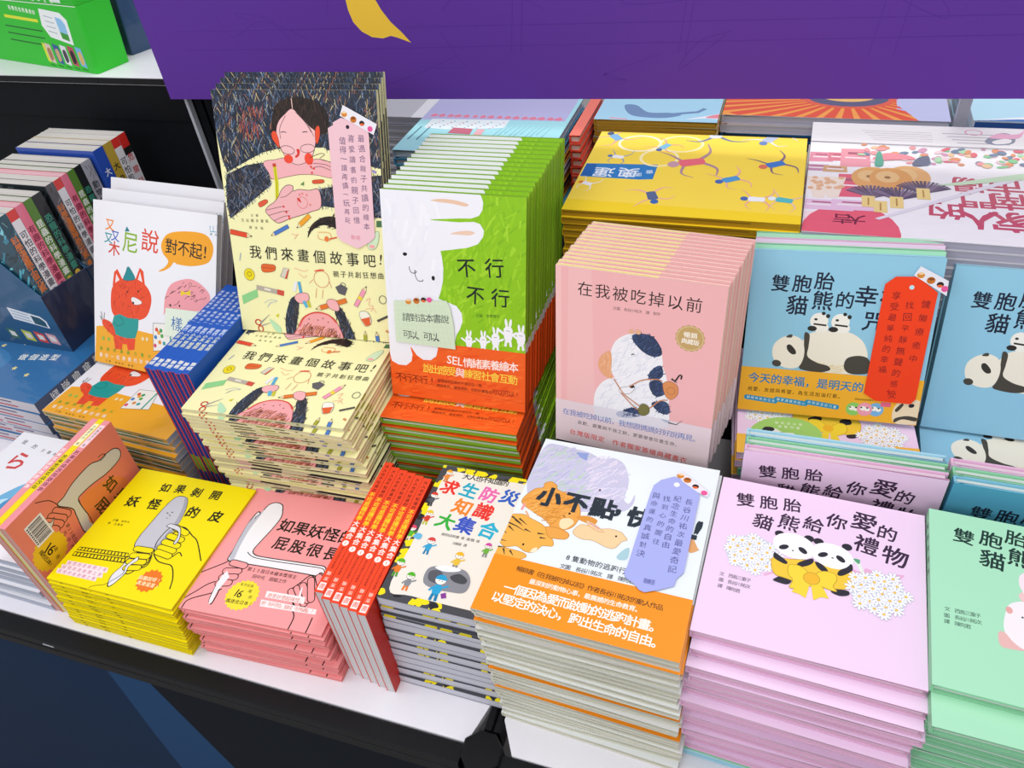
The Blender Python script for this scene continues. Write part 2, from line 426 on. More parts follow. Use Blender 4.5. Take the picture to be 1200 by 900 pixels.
# purple sign board
sg = bpy.data.objects.new('sign_board', None); COL.objects.link(sg); sg.location = (-.17, .59, .45)
tag(sg, 'large purple sign board with yellow crescent shape hanging above the back books', 'sign')
m = Mesh(); x0, x1 = -.872, .80; zl, zr = .4565, .5005
c = [(x0, zl), (x1, zr), (x1, 1.15), (x0, 1.15)]
m.face([(x, .580, z) for x, z in c], '#5f3698'); m.face([(x, .592, z) for x, z in reversed(c)], '#5f3698')
for i in range(4):
    p, q = c[i], c[(i+1) % 4]; m.face([(p[0], .580, p[1]), (p[0], .592, p[1]), (q[0], .592, q[1]), (q[0], .580, q[1])], '#4c2a80')
a = Art(m, lambda u, v, l: (x0 + u, .580 - l, .44 + v), (x1-x0)*1000, 700)
W = lambda x, z: ((x - x0)*1000, (z - .44)*1000)
for i in range(26):
    q = [W(random.uniform(-.8, .7), random.uniform(.52, .9))]
    for _ in range(3): q.append((q[-1][0] + random.uniform(-90, 90), q[-1][1] + random.uniform(-50, 50)))
    a.line(q, 1.3, '#573092', True)
a.line([W(-.80, .545), W(-.45, .549), W(.1, .563), W(.7, .578)], 1.2, '#573092')
a.line([W(-.80, .575), W(.7, .60)], 1.2, '#573092')
for xx in (-.2, -.185, .05, .06, .3, .33): a.line([W(xx, .545), W(xx + .03, .8)], 1.1, '#573092')
k = [(-0.4525, 0.6702), (-0.4638, 0.6224), (-0.4632, 0.6075), (-0.4588, 0.5898), (-0.4472, 0.5757), (-0.4311, 0.5673), (-0.412, 0.5654), (-0.3977, 0.5693), (-0.3864, 0.5667), (-0.3644, 0.5591), (-0.3786, 0.5757), (-0.3932, 0.5896), (-0.4054, 0.6071), (-0.4122, 0.6218), (-0.404, 0.6691)]
a.poly([W(x, z) for x, z in k], '#f3c643')
child(m, 'board', SIGN, sg)
m = Mesh(); m.box(.446, .462, .700, .712, .294, .72); m.box(.444, .464, .690, .722, .2902, .294); m.box(.448, .460, .5921, .700, .60, .63); child(m, 'post', STRIP, sg)

# ------------------------------------------------------------------ front left: yellow and pink softcover picture books
INK = '#1d1a14'
c = Book(.207, .208, .0062, '#f3dc00', page='#e9d726', m=PRINT); A = c.front; A.fill('#fae600')
A.line([(-13,49.1),(-5.9,60.7)], .7, INK); A.line([(71.4,1.4),(76.5,6.1),(92,13.3),(96.8,33.8),(94.4,54.9)], .8, INK, True)
for y0, y1, z in (((370,645),(602,685),0), ((345,672),(592,712),0)):
    pass
P1 = [(9.2,56.6),(89,64),(92.3,56.6),(8.2,50.3)]; A.poly(P1, INK)
P2 = [(7.9,47.9),(90.6,55.1),(93.2,47.3),(8.3,40.5)]; A.poly(P2, INK)
for Q in (P1, P2):
    for i in range(15):
        t0, t1 = (i + .18)/15, (i + .86)/15
        f = lambda t, s: ((Q[0][0]*(1-t)+Q[1][0]*t)*(1-s) + (Q[3][0]*(1-t)+Q[2][0]*t)*s, (Q[0][1]*(1-t)+Q[1][1]*t)*(1-s) + (Q[3][1]*(1-t)+Q[2][1]*t)*s)
        A.poly([f(t0, .18), f(t1, .18), f(t1, .82), f(t0, .82)], '#fae600')
for i, q in enumerate(([(8.7,32.5),(76.6,35.4),(80.1,27.7),(10.9,25.6)], [(5.4,25.1),(74.6,27.8),(79.4,19),(8.8,17.9)], [(4.1,18.2),(71.2,18.8),(74.2,12.2),(6.9,10.9)])):
    A.poly(q, '#fbe9ee'); A.text('妖怪的皮剝開之後', ((q[0][0]+q[3][0])/2+5, (q[0][1]+q[3][1])/2), ((q[1][0]+q[2][0])/2-5, (q[1][1]+q[2][1])/2), '#c8457e', 6.0)
body = [(106.3,171.9),(114.1,167.3),(122.3,150.5),(127.6,127.5),(128.9,100.5),(125.4,80.7),(111.2,75.5),(90.7,74.5),(85,90.3),(85.5,113.9),(86.7,142.4),(89.2,159.6),(94.9,170.2)]
A.blob(body, '#c9c9d2', 1.1, INK)
A.poly([(106.9,171.1),(114.1,167.3),(122.9,148.6),(128.5,123.8),(128.9,100.5),(126.9,81.1),(120.8,79.7),(121.8,102.7),(120.4,129.8),(114.6,154.9)], '#a9aab6', True)
for q in [(98.7,139),(105.3,141.8)]: A.ell(q, 1.4, 1.0, INK)
A.line([(102.7,137.1),(107.3,134.9)], .8, INK); A.line([(102.3,130.5),(106,130.6)], .8, INK)
A.poly([(130.6,122.3),(138.1,118.1),(146,104.5),(148,91.7),(143.8,92.6),(142,103.5),(137.3,112.1),(119.1,113.7),(113,117.1),(117.4,121.2)], '#d6d6de', True)
for q in ([(120.8,79.7),(116.9,92),(119.1,113.7),(129.3,120),(143.1,121.2),(160.8,111.7),(175.4,103.7),(200.3,76.3)], [(122,78.1),(127,70),(139.5,61.9),(151.3,60.4),(164.8,58.9),(178.3,42.7),(185.1,26.5)],
          [(125.6,90.2),(132.5,95.6),(140.3,89.9),(136.2,83.3)], [(128.5,81.5),(135.8,86.2),(143.1,81.2),(139,74.6)], [(129.6,104.5),(134.2,113.3),(143.8,104),(143.1,88.6),(128.9,100.5),(127.2,107.8)],
          [(155.5,73),(160.7,81.6),(168.4,76.8)], [(91.9,72.9),(113,77.8),(123.9,69.2),(129,52.2),(118.6,42.6),(111.3,33.7),(99.9,34.5)], [(88.9,57.3),(104.3,60.9),(112.6,54.8),(101.7,45.7),(93.5,49.2),(88.9,57.3)],
          [(94.4,45.8),(106,44.9),(109.2,38.5),(99,37.9),(94.4,45.8)], [(99.4,67.2),(115.3,70.2),(121.1,64.9),(108.5,60.1)], [(97.4,37.5),(94.7,29.7),(97.5,8.7)], [(122.3,47),(126.7,55.3),(124.2,65.6)]):
    A.line(q, 1.5, INK, True)
A.poly([(103,62.5),(109.1,58.4),(101.7,45.7),(104.9,30.4),(100.4,20.5),(97.4,11.1),(93.5,13.7),(89.9,26.8),(93.8,42.1),(94.4,54.9)], '#e9e9ef'); A.outline([(103,62.5),(109.1,58.4),(101.7,45.7),(104.9,30.4),(100.4,20.5),(97.4,11.1),(93.5,13.7),(89.9,26.8),(93.8,42.1),(94.4,54.9)], .9, INK)
for q in ([(149.7,113),(127.3,118.8)], [(150.4,100.9),(128.5,103.5)], [(151.4,90.6),(128.1,92.7)], [(150.8,81.5),(128.1,82.9)], [(150.2,72.5),(129.1,74.9)]): A.finger(q[0], q[1], 9.5, '#fae600')
for q in ([(117.5,74.4),(94.9,72.9)], [(119.6,64.5),(97.3,61.5)], [(120.3,55.2),(98.6,51.5)], [(119.1,45.6),(101.6,41.4)]): A.finger(q[0], q[1], 9.0, '#fae600')
A.poly([(103.8,31.9),(99.9,43.5),(104.2,57.2),(107.3,61.6),(110.1,55.7),(104.4,44.6),(106.8,32.6),(102.5,15.8),(98,9.5),(94.3,14.9)], '#ececf2'); A.outline([(103.8,31.9),(99.9,43.5),(104.2,57.2),(107.3,61.6),(110.1,55.7),(104.4,44.6),(106.8,32.6),(102.5,15.8),(98,9.5),(94.3,14.9)], 1.0, INK)
A.poly([(113.6,117.2),(116.4,122.6),(131.4,121.3),(138.6,116.3),(146.3,102.6),(146.4,92.4),(142.5,93.8),(141.5,104.2),(135.9,112.9),(121.3,115.8)], '#dcdce4', True); A.outline([(113.6,117.2),(116.4,122.6),(131.4,121.3),(138.6,116.3),(146.3,102.6),(146.4,92.4),(142.5,93.8),(141.5,104.2),(135.9,112.9),(121.3,115.8)], 1.0, INK)
A.burst([(148.7,31.1)][0], 18.5, 14, '#f07a22', .16)
A.text('我聽說呀!', *[(133.4,32.7),(162,34.3)], '#fdf3c0', 7, .02); A.text('真滑溜溜!', *[(136.5,25.1),(165,25.7)], '#fdf3c0', 7, .02)
A.text('如果', *[(64.2,180.5),(89.2,183.4)], INK, 17.5, .028, jit=1); A.text('剝開', *[(118.9,183.2),(151.1,184.8)], INK, 18, .028, jit=1)
A.text('妖怪', *[(30.9,145.7),(67.6,148.5)], INK, 21, .032, jit=1); A.text('的皮', *[(136.2,148.3),(175.7,149.3)], INK, 21, .032, jit=1)
A.text('文圖 田中光', *[(26.4,109.2),(50.8,110.7)], INK, 4); A.text('譯 王蘊潔', *[(22.8,102.7),(44.3,103.6)], INK, 4)
c.spine.text('如果剝開妖怪的皮', (3.1, 165), (3.1, 95), INK, 4.6, .02, -90)
for u in (20, 55, 61, 98): c.foot.rect(u, .8, u + 5, 2.2, INK)
c.done(); YEL = c
pile(c, POSES['C'], 16, 0.0005, 'yellow softcover book with peeled grey monster and hands, on top of the yellow pile',
     'yellow softcover book', 'the yellow pile', 'pile of yellow softcover books', drift=(-.006, -.006), ja=.6)

c = Book(.207, .208, .0054, '#f4989a', page='#ee9a96', m=PRINT); A = c.front; A.fill('#fba3a4')
body = [(33.6,176.4),(36.2,182.6),(44.2,187.3),(54.7,185.5),(59.8,178.3),(65,163.3),(62.6,143.4),(56.3,117.6),(53.7,103.1),(59.8,96.2),(75.5,94.9),(114.3,96),(152.4,97),(165.2,96.7),(170,92),(170.9,86),(163.8,86.4),(163.2,81.1),(141.2,80.9),(96.3,80.8),(54.1,80.1),(28.1,80),(24.9,87.7),(24.9,96.8),(22.8,122.6),(22.3,147.6),(25.9,166.1),(31.7,165.2)]
A.blob(body, '#f6f5f8', 1.5, INK)
A.poly([(30.1,164.9),(33.5,171.5),(31.9,155.3),(29.7,131.5),(31.1,105.4),(33.9,83.3),(28.1,80),(24.9,96.8),(22.8,122.6),(22.3,147.6)], '#c3c5d0', True)
A.line([(47.1,98.2),(60.5,92),(90.6,91.4),(135.2,92.9),(163.7,93.2),(169.6,87.5)], 1.2, INK, True)
A.line([(24,157),(25.9,166.1),(31.1,163.1),(27.8,157.7),(27.6,153.7)], 1.0, INK, True)
A.text('如果妖怪的', *[(79.9,150.5),(175.6,146.8)], INK, 24, .03, jit=1); A.text('屁股很長', *[(87.3,120.5),(165.7,117.2)], INK, 23, .03, jit=1)
A.text('第23屆日本繪本獎得主', *[(64.7,73),(132.3,73.4)], INK, 6.6, .012); A.text('田中光 超級之作', *[(77.2,63.6),(121.9,64.2)], INK, 6.6, .012)
for q in ([(-2,54),(12.6,65.7),(23.8,74.9),(30.9,79.9),(53.1,78.8),(54.4,73.8),(49.7,67.6)], [(49.7,67.6),(34.9,64.7),(32.1,55.5),(31.8,45.1),(41.5,45.3),(45.8,54.7),(49.1,65.7)], [(31.8,45.1),(33,35.2),(35.4,19),(41.1,13),(41.7,23.6),(40.3,36.6)],
          [(36,54.5),(44.7,51),(49.8,58.9)], [(-2.7,11.4),(10,27.3),(19,39.2),(27.9,46)], [(4.2,-16.3),(4.8,-0.2),(7.4,13.4),(32.3,28.3),(43.2,37.2)],
          [(136.1,53.9),(144.9,67.3),(151.7,78.9),(158.3,78.4),(162.1,67.4),(158,59.9),(158.3,46.8)], [(158.3,78.4),(169,82.2),(173.4,76.3),(170.7,65.7),(169.5,52.3)], [(139.5,56.2),(149.5,58.2),(151.2,48.7)], [(148,61.2),(156.6,59.6),(156.1,51.3)],
          [(153.3,26.5),(160.5,15.4),(159.9,-15.2)], [(184.4,21.8),(185.3,2.1),(184,-13.1)], [(30.9,-3),(38.2,-11),(35.4,-3.6)], [(136.1,53.9),(144.3,44),(153.2,29.7)]):
    A.line(q, 1.6, INK, True)
for q in ([(54.4,76.6),(36,78)], [(51.1,66.8),(33.6,64.1)], [(50.7,57.4),(33.7,54)], [(47.4,47.5),(34,44.2)]): A.finger(q[0], q[1], 10, '#fba3a4', 1.3)
for q in ([(162.9,31.6),(138.6,52.1)], [(164.2,38.3),(144.1,57.8)], [(166.7,43.6),(150,63.3)], [(170.5,46),(157.1,73.1)], [(179.2,60.8),(165.4,79.8)]): A.finger(q[0], q[1], 9.5, '#fba3a4', 1.3)
A.poly([(34.9,64.7),(32.1,55.5),(31.8,45.1),(33,35.2),(35.4,19),(38.8,11.5),(41,16.8),(39.2,33),(41.5,45.3),(43.4,55.9)], '#f2f0f4')
A.poly([(149.5,58.2),(150.8,61.8),(154.8,47.7),(152.2,45.6)], '#f6f0f2')
A.burst([(75.9,33.7)][0], 23.5, 20, '#f8e53a', .1)
A.word('16', [(70.8,35.3)][0], 16, INK, .012, -8); A.text('萬冊', *[(83.4,41.1),(88.2,32.8)], INK, 5.5, ang=-6); A.text('系列狂銷', *[(67.2,48.7),(82.2,48.9)], INK, 4.6)
A.text('瘋迷全日本!', *[(61.6,22.6),(94.3,23.6)], INK, 6.4, .015)
q = [(106,46.3),(161.7,47.5),(164.2,37.6),(108.1,36.8)]; A.poly(q, '#fff4f3'); A.text('奇思妙想超搞怪，', *[(113.3,40.5),(159.6,41.2)], '#d4553f', 6.8)
q = [(104.9,32.9),(184.8,33.5),(186.2,26.2),(107.8,23.1)]; A.poly(q, '#fff4f3'); A.text('把「好可怕」變成「好有趣」！', *[(110.6,28.2),(181.5,29.7)], '#d4553f', 6.6)
c.spine.text('如果妖怪的屁股很長', (2.7, 170), (2.7, 92), '#7a2440', 4.4, .02, -90); c.spine.rect(.3, 176, 5.1, 205, '#fbe4e6'); c.spine.rect(.3, 20, 5.1, 44, '#fbe4e6')
for v in (40, 47, 54, 80, 87, 94, 101): c.fore.rect(v, 1.0, v + 4, 2.6, '#7a3038')
c.done(); PNK = c
pile(c, POSES['D'], 18, 0.0005, 'pink softcover book with bent white monster and yellow burst, on top of the pink pile',
     'pink softcover book', 'the pink softcover pile', 'pile of pink softcover books', jx=.003, jy=.004, drift=(.008, -.004), ja=1.2)

# three of the same standing on their fore-edges, spines up, against the yellow pile
bx = POSES['B']
def stand(bk, x, y, z, lab, grp, yaw=0, lean=0):
    M = Matrix.Translation((x, y, z)) @ Matrix.Rotation(R(yaw), 4, 'Z') @ Matrix.Rotation(R(lean), 4, 'Y') @ frame((0, 0, 0), (0, 0, -1), (0, 1, 0), (1, 0, 0))
    return bk.place(M, lab, 'book', grp)
def barcode():
    m = Mesh(); a = Art(m, lambda u, v, l: (u, v, l), 40, 30); a.fill('#f2ede6')
    x = 3
    while x < 36:
        w = random.choice((.6, .9, 1.4, 1.8)); a.rect(x, 5, min(36.5, x + w), 27, '#332f2c'); x += w + random.choice((.6, .9, 1.3))
    for i in range(9): a.rect(4 + i*3.7, 1.4, 6.2 + i*3.7, 3.9, '#332f2c')
    return m.data('barcode_sticker', PAPER)
stk = Book(.200, .206, .0115, '#ef8f86', page='#d9aaa0', m=GLOSS)  # copy of the pink cover, its shade put into darker, more orange colours
stk.front = A = Art(stk.C, lambda u, v, l: (u, v, .0115 + l), 200, 206); A.fill('#f0866c')
A.blob([(35,173.1),(38,186.4),(45.4,193.8),(54.3,193.4),(60.8,183.8),(60.9,157.3),(55.5,132.9),(53.2,111.9),(54.8,101.1),(69.1,99.2),(91.7,100.1),(107.5,98.9),(106.1,81.6),(73.8,85),(58.8,86.3),(35.4,72.1),(33.2,86.1),(27.3,109.2),(26.9,142.5),(34.3,158.3)], '#d9d4c8', 1.5, INK)
A.poly([(57.1,107.1),(72.5,159.3),(100.5,180.7),(130,166.9),(130.6,141.3),(107.5,98.9),(86,99.3)], '#f08a4a', True)
A.line([(54.8,101.1),(69.1,99.2),(91.7,100.1),(108.9,98)], 1.3, INK, True); A.line([(28.8,159.5),(30.4,167.7),(35.5,171.9),(36.7,165.9),(36.2,159.3)], 1.0, INK, True)
for st, p, z in (('如果', '515,352 562,402', 26), ('屁', '480,452', 26)): pass
A.text('如果', *[(80.3,153.3),(112.6,156.9)], '#4b4210', 24, .03); A.text('屁股', *[(96.4,124.8),(135.5,128.3)], '#4b4210', 24, .03)
A.text('第23屆日本', *[(73.6,67),(107.4,62.9)], INK, 7); A.text('田中光', *[(79,57.8),(105.4,55.4)], INK, 7)
for q in ([(5.3,50),(19.1,66.6),(36.7,73.3)], [(38,37.8),(38.6,53.5),(46,73.4),(57,78.8),(60.9,74.1),(50.8,61.8)], [(41.6,31.4),(44.7,41.4),(57.1,53.5),(61.9,67.1)], [(50.7,31.3),(62.1,46),(65.4,58.4)], [(38.4,47.6),(44,56.1),(50.3,49.8)]):
    A.line(q, 1.2, INK, True)
for q in ([(58.6,76.9),(40.4,65.5)], [(59.8,68.5),(41.3,55.8)], [(62.3,60.5),(42.8,47.5)], [(63.7,51.2),(45.3,38.9)]): A.finger(q[0], q[1], 12, '#f0866c', 1.3)
A.poly([(45.4,59.2),(47.7,51.5),(40.9,45.9),(44.5,37.5),(52.4,38.2),(54.2,49.2)], '#d9d4c8'); A.outline([(45.4,59.2),(47.7,51.5),(40.9,45.9),(44.5,37.5),(52.4,38.2),(54.2,49.2)], 1, INK)
A.burst([(81.9,27.8)][0], 29, 20, '#f2c424', .1); A.word('16', [(79.4,29.5)][0], 22, INK, .012, 15)
A.text('瘋迷全日本!', *[(71.6,17.3),(98.9,17.3)], INK, 7.5, .015); A.text('萬冊', *[(86.2,34.9),(98.3,31)], INK, 7)
stk.spine.rect(0, 0, 11.5, 206, '#f0949c'); stk.spine.text('如果妖怪的屁股很長', (5.7, 140), (5.7, 70), '#5c2038', 8, .02, -90); stk.spine.rect(1.2, 150, 10.3, 196, '#f9d8dc'); stk.spine.text('文圖田中光 譯', (5.7, 190), (5.7, 155), '#5c2038', 5.4, 0, -90)
stk.done()
q = stand(stk, -.680, -.187, .2005, 'shade-tinted pink softcover book standing spine up with barcode and bent monster facing the yellow pile', 'softcover books standing spine up')
b = link('barcode_sticker', barcode(), q); b.matrix_local = Matrix.Translation((.022, .018, .0119)) @ Matrix.Rotation(R(0), 4, 'Z'); b['label'] = 'white barcode sticker'
y2 = Book(.200, .206, .0115, '#f4dc10', page='#e8ddb0', m=GLOSS); y2.spine.text('如果剝開妖怪的皮', (5.7, 128), (5.7, 70), INK, 8, .02, -90); y2.spine.rect(1.2, 150, 10.3, 196, '#fbf4c0'); y2.spine.text('文圖田中光 譯', (5.7, 190), (5.7, 155), INK, 5.4, 0, -90); y2.done()
stand(y2, -.6922, -.186, .2005, 'yellow softcover book standing spine up between two pink ones', 'softcover books standing spine up')
p3 = Book(.200, .206, .0115, '#ef9aa0', page='#d9aaa0', m=GLOSS); p3.spine.text('如果妖怪的屁股很長', (5.7, 140), (5.7, 70), '#fff0f0', 7.6, .02, -90); p3.done()
stand(p3, -.7044, -.187, .2002, 'pink softcover book standing spine up behind the yellow spine at far left', 'softcover books standing spine up')

# far left front: white books in film with a blue picture
c = Book(.215, .225, .0135, '#d3d6e0', page='#bfc4d4', m=FILM); A = c.front; A.fill('#f0eff4')
w_ = POSES['C']
A.blob([(66,70),(95,40),(150,45),(190,80),(205,130),(180,165),(130,150),(90,120)], '#6db4dd'); A.blob([(60,60),(110,30),(140,60),(110,95),(80,90)], '#bfe3f2')
A.scribble([(110,110),(215,90),(215,178),(150,170)], 160, 26, 10, 40, 1.6, ['#15181f','#262a33','#0c0e13'])
A.blob([(90,60),(130,55),(150,85),(120,105),(95,95)], '#3d8fc7')
A.text('ら', (44, 165), col='#d23a3a', size=42, bold=.03); A.text('文圖林秀穗', (70, 196), (125, 190), '#33343a', 7, .01)
A.text('我的', (22, 205), (48, 200), '#33343a', 10, .01); c.done()
pile(c, (-.945, -.178, .096, 0), 7, .0005, 'white film-wrapped book with blue picture, on top of the far left front pile', 'film-wrapped pale book', 'the far left front pile',
     'pile of film-wrapped white books', jx=.003, jy=.004, drift=(.012, -.012))
# ------------------------------------------------------------------ story picture books (cream, drawing girl)
CR = '#f4efb6'; DK = ['#20242f', '#2b3446', '#1a1c24', '#38485f', '#29364d', '#14161c', '#4b3f40', '#6a5a4c']; HAIR = ['#1d1716', '#2a1f1c', '#38291f', '#120f10', '#4a372c']
SK = '#f0b0b4'
c = Book(.248, .347, .0068, CR, page='#e9e3bb', m=PRINT, edge='#e8dfa8'); A = c.front; A.fill(CR)
q = [(-3,349.5),(261.3,351.5),(259.4,245.4),(237.2,249),(206.7,260.8),(178.6,267.1),(166.4,273.3),(153.5,273),(94.2,270),(70.1,264.7),(50.2,255.5),(9.4,236),(3.9,255.9),(-2,304.8)]
A.poly(q, '#28303f'); A.scribble(q, 2300, 11, 50, 130, .75, DK + ['#5b7396', '#c9b98a', '#3a527a', '#a56a52', '#8d9fb5'])
A.scribble([(38.5,324.9),(78.3,325.2),(72.6,283.3),(38.9,282.6)], 70, 10, 60, 110, .8, ['#a0453c', '#7d3a44', '#c06a4c'])
for q in ([(7.9,233),(40.4,246.5),(68.2,251.1),(75.6,243.1),(78.5,221.2),(54.9,204),(31.8,188),(4.4,170),(2.2,189.9),(4.2,214.3)], [(174.2,221.5),(236.4,237.7),(259,239.8),(258.4,181.1),(229,181.3),(200,183),(174.7,192.3),(153.5,194.4),(147.5,216.2)]):
    A.poly(q, '#272d3a'); A.scribble(q, 600, 11, 20, 150, .75, DK + ['#5b6f92', '#8a90a0'])
q = [(94,319.8),(103.6,330.9),(122.1,336.9),(144.4,336.5),(159.8,332.6),(172.9,322),(177.1,307.1),(173.2,293.4),(161.7,290.4),(148.3,284.6),(140.7,303.9),(124.3,322.9),(109.8,315.9),(96.1,297.7),(91,283.6),(88.1,294.8)]
A.poly(q, '#2c201d', True); A.scribble(q, 160, 14, 60, 120, .9, HAIR)
A.line([(123.6,336.4),(124.1,321.5)], 1.2, '#e9c0b8')
A.blob([(70,251.7),(89,255.6),(106,258.3),(121.7,251.6),(138.4,253.4),(155.2,258.1),(177.1,251.6),(175.4,233.9),(149.6,236.5),(126.6,236.4),(106.2,232.9),(82.2,228.7),(76.5,237.3)], SK, .6, '#5a3030')
A.blob([(123.6,322.9),(136.7,310.7),(148.3,299.9),(155.6,293.1),(153.2,276.4),(147.5,262.2),(138.4,254),(124.8,249.6),(113.6,252.8),(103.9,262.6),(98.2,275.2),(95.4,292.1),(100.4,306.1),(111.4,315.9)], '#f3bfc0', .7, '#4a2a2a')
A.blob([(88.7,292),(93.9,293.5),(97.6,283.7),(97.7,271.8),(91.9,277.9),(87.8,284.9)], '#e8502e', .5, '#5a2a20'); A.blob([(155.4,297.2),(161.3,301.4),(161.7,290.4),(157.4,279.2),(154.3,280.6)], '#e8502e', .5, '#5a2a20')
A.ell([(110.1,257)][0], 7, 6, '#ee4a32'); A.ell([(141.5,257.8)][0], 6.6, 8, '#ee4a32')
A.ring([(109.9,269)][0], 10.5, 5.5, .8, '#6b4646', -8); A.ring([(141,271.6)][0], 11, 5.5, .8, '#6b4646', 6)
A.blob([(123.9,270.1),(128.7,269.7),(127.2,262.3),(121.9,258.7),(120.9,261),(124.5,264.5)], '#d9352c'); A.line([(102,292.2),(107.7,293.1),(110.8,291.8)], 1, INK); A.line([(135.6,292.7),(139.6,293.6),(143.4,293.4)], 1, INK)
for s in ('378,220 350,280 352,330', '440,215 480,260 508,310', '425,205 470,250 500,300'): pass
A.line([(112.2,314),(101.7,297.8),(101.2,283.8)], .7, '#3a2a28', True); A.line([(132.5,316.1),(144,303.9),(152.4,287.5)], .7, '#3a2a28', True); A.line([(128,318.8),(140.4,306.6),(149.2,293)], .7, '#3a2a28', True)
for q in ([(142.3,259.2),(159.1,265.3),(166.1,264),(158.4,258.2),(174.2,254.3),(175.4,250.1)], [(144,245),(157.4,248.2),(173.1,243.5)], [(148,252.2),(164.2,251.2),(173.6,248.1)]): A.line(q, .7, '#5a3030', True)
for q in [(144.8,252.2),(147.9,245.1),(144.4,239.3),(143.6,247.3)]: A.ell(q, 1.7, 1.5, '#e0402e')
A.line([(87,247.8),(87.5,223),(84.7,195.6)], 5.4, '#d9d420'); A.line([(87,247.8),(87.5,223),(84.7,195.6)], 1.0, '#8f8f18'); A.line([(86.3,250.4),(87.1,245.8)], 5.4, '#c8472e')
A.blob([(87.5,204.6),(93.9,214.4),(103.1,221.1),(112.1,220.3),(112.3,213.5),(120.9,215.9),(137.5,215.3),(152.4,216.4),(153.3,192.9),(137.6,185.7),(120.1,179.6),(102.5,174.3),(84.5,167.4),(76.3,170.1),(68.6,177.4),(64.3,183.9),(70.4,191.1),(79.7,196.6)], '#efb3b6', .8, '#45282a')
for q in ([(68.6,177.4),(90,183.7),(102.2,185.4)], [(76.3,170.1),(92.6,176.9),(103.1,178.8)], [(66.1,184.9),(80.4,188.5),(92.6,191.1)], [(111.3,213.5),(99.5,205.7),(90.8,203.9)]): A.line(q, .7, '#45282a', True)
for q in [(94.4,191.1),(97.8,183.2),(101.2,177.3),(101.8,174.3)]: A.ell(q, 1.7, 1.5, '#df2f2a')
A.ring([(124.9,197.7)][0], 8, 8, .7, '#d8605c'); A.blob([(116.8,203.9),(121.4,202.9),(122.8,197.6),(119.1,199.9)], '#d9352c')
for q in ([(119.8,206.4),(121.8,208.8)], [(129.8,206.2),(132.8,208.6)], [(133.6,195.1),(136.9,195.2)], [(125,208.1),(126.3,210.2)]): A.ell(q[1], 1.8, 1.8, '#e58a88')
def crayon(A, p, q, w, col, tip='#2a2a2a', body=None):
    d = math.hypot(q[0]-p[0], q[1]-p[1]) or 1; ux, uy = (q[0]-p[0])/d, (q[1]-p[1])/d; nx, ny = -uy*w/2, ux*w/2; e = d - w*1.1
    A.poly([(p[0]+nx, p[1]+ny), (p[0]-nx, p[1]-ny), (p[0]+ux*e-nx, p[1]+uy*e-ny), (p[0]+ux*e+nx, p[1]+uy*e+ny)], col)
    A.poly([(p[0]+ux*e+nx*.9, p[1]+uy*e+ny*.9), (p[0]+ux*e-nx*.9, p[1]+uy*e-ny*.9), q], body or '#e8d3a4')
    A.line([(p[0]+ux*(d-w*.35), p[1]+uy*(d-w*.35)), q], w*.28, tip); A.outline([(p[0]+nx, p[1]+ny), (p[0]-nx, p[1]-ny), (p[0]+ux*e-nx, p[1]+uy*e-ny), q, (p[0]+ux*e+nx, p[1]+uy*e+ny)], .45, '#4a3b33', False)
k = [(1.4,151.1),(36.9,145.7)]; crayon(A, k[0], k[1], 7.5, '#e04b2d')
k = [(98.5,163.5),(68.9,148.5)]; crayon(A, k[0], k[1], 5.5, '#4b79c4')
k = [(134.3,180.2),(111.9,161.6)]; crayon(A, k[0], k[1], 6.5, '#efa32a')
A.blob([(54.3,194.4),(66.4,200),(69.4,196.2),(57,189)], '#e0593c', .5, '#6a2a20'); A.blob([(144.9,229.2),(160.5,230.5),(160,226.2),(145.1,224.8)], '#d9552f', .4, '#6a2a20')
A.poly([(124.4,222.7),(130.9,227.3),(129.9,221.4)], '#5a8a4a'); A.line([(235.3,244.7),(241.4,242.1)], 3.5, '#9a8fc0')
q = [(127.7,148),(131.5,160.4),(139.2,169.9),(153.5,178),(170.3,180.2),(182.9,174.8),(181.8,162.8),(168.8,165.2),(155.7,167.6),(143.7,164),(134.5,157.5)]
A.poly(q, '#221b1b', True); A.scribble(q, 60, 12, -10, 60, .8, HAIR)
A.poly([(236.7,177.2),(246.4,177.6),(245.8,168.8),(236.1,168.3)], '#48724a')
A.text('文圖', *[(41.3,176.2),(49.4,176.6)], '#6b6750', 4); A.text('艾拉娜多雷斯', *[(24.7,168.7),(64.7,169)], '#6b6750', 5); A.text('譯宋珮', *[(36.3,158.7),(54.9,158.3)], '#6b6750', 4.5)
A.text('我們來畫個故事吧', *[(39,122.4),(221.7,119.7)], '#1b1a18', 20.5, .004, jit=3); A.text('!', [(239.4,123.1)][0], col='#1b1a18', size=21, bold=.004, ang=-8)
A.text('親子共創狂想曲', *[(167.4,97.4),(237.7,99)], '#2b2924', 10, .003, jit=3)
A.ell([(24.4,88.1)][0], 8.5, 9, '#ecd61c'); A.ring([(24.4,88.1)][0], 8.5, 9, .6, '#7a6a10'); A.ring([(24.5,88.8)][0], 3.4, 3.2, 1.0, '#8a7a12')
A.blob([(47.5,104.4),(59.1,105.7),(69.5,104.1),(67.8,96.6),(55.7,93.3),(46.9,94.7)], '#e0662d', .5, '#6a2a18'); A.line([(47.7,100.2),(67.5,99.8)], .5, '#6a2a18')
A.poly([(76.3,88.5),(83.3,101.8),(92.3,100.7),(86.5,85)], '#d6cdbb'); A.outline([(76.3,88.5),(83.3,101.8),(92.3,100.7),(86.5,85)], .6, '#555', False); A.poly([(89,97.3),(92.3,100.7),(86.5,85),(83.8,86.1)], '#d0452f')
A.line([(33.7,69.1),(71.4,63.8)], 7.5, '#b5aa9c'); A.line([(68,64.5),(79.1,62.4)], 8, '#cf5040'); A.line([(46.8,67.7),(57.4,66.1)], 3, '#e8e2d0')
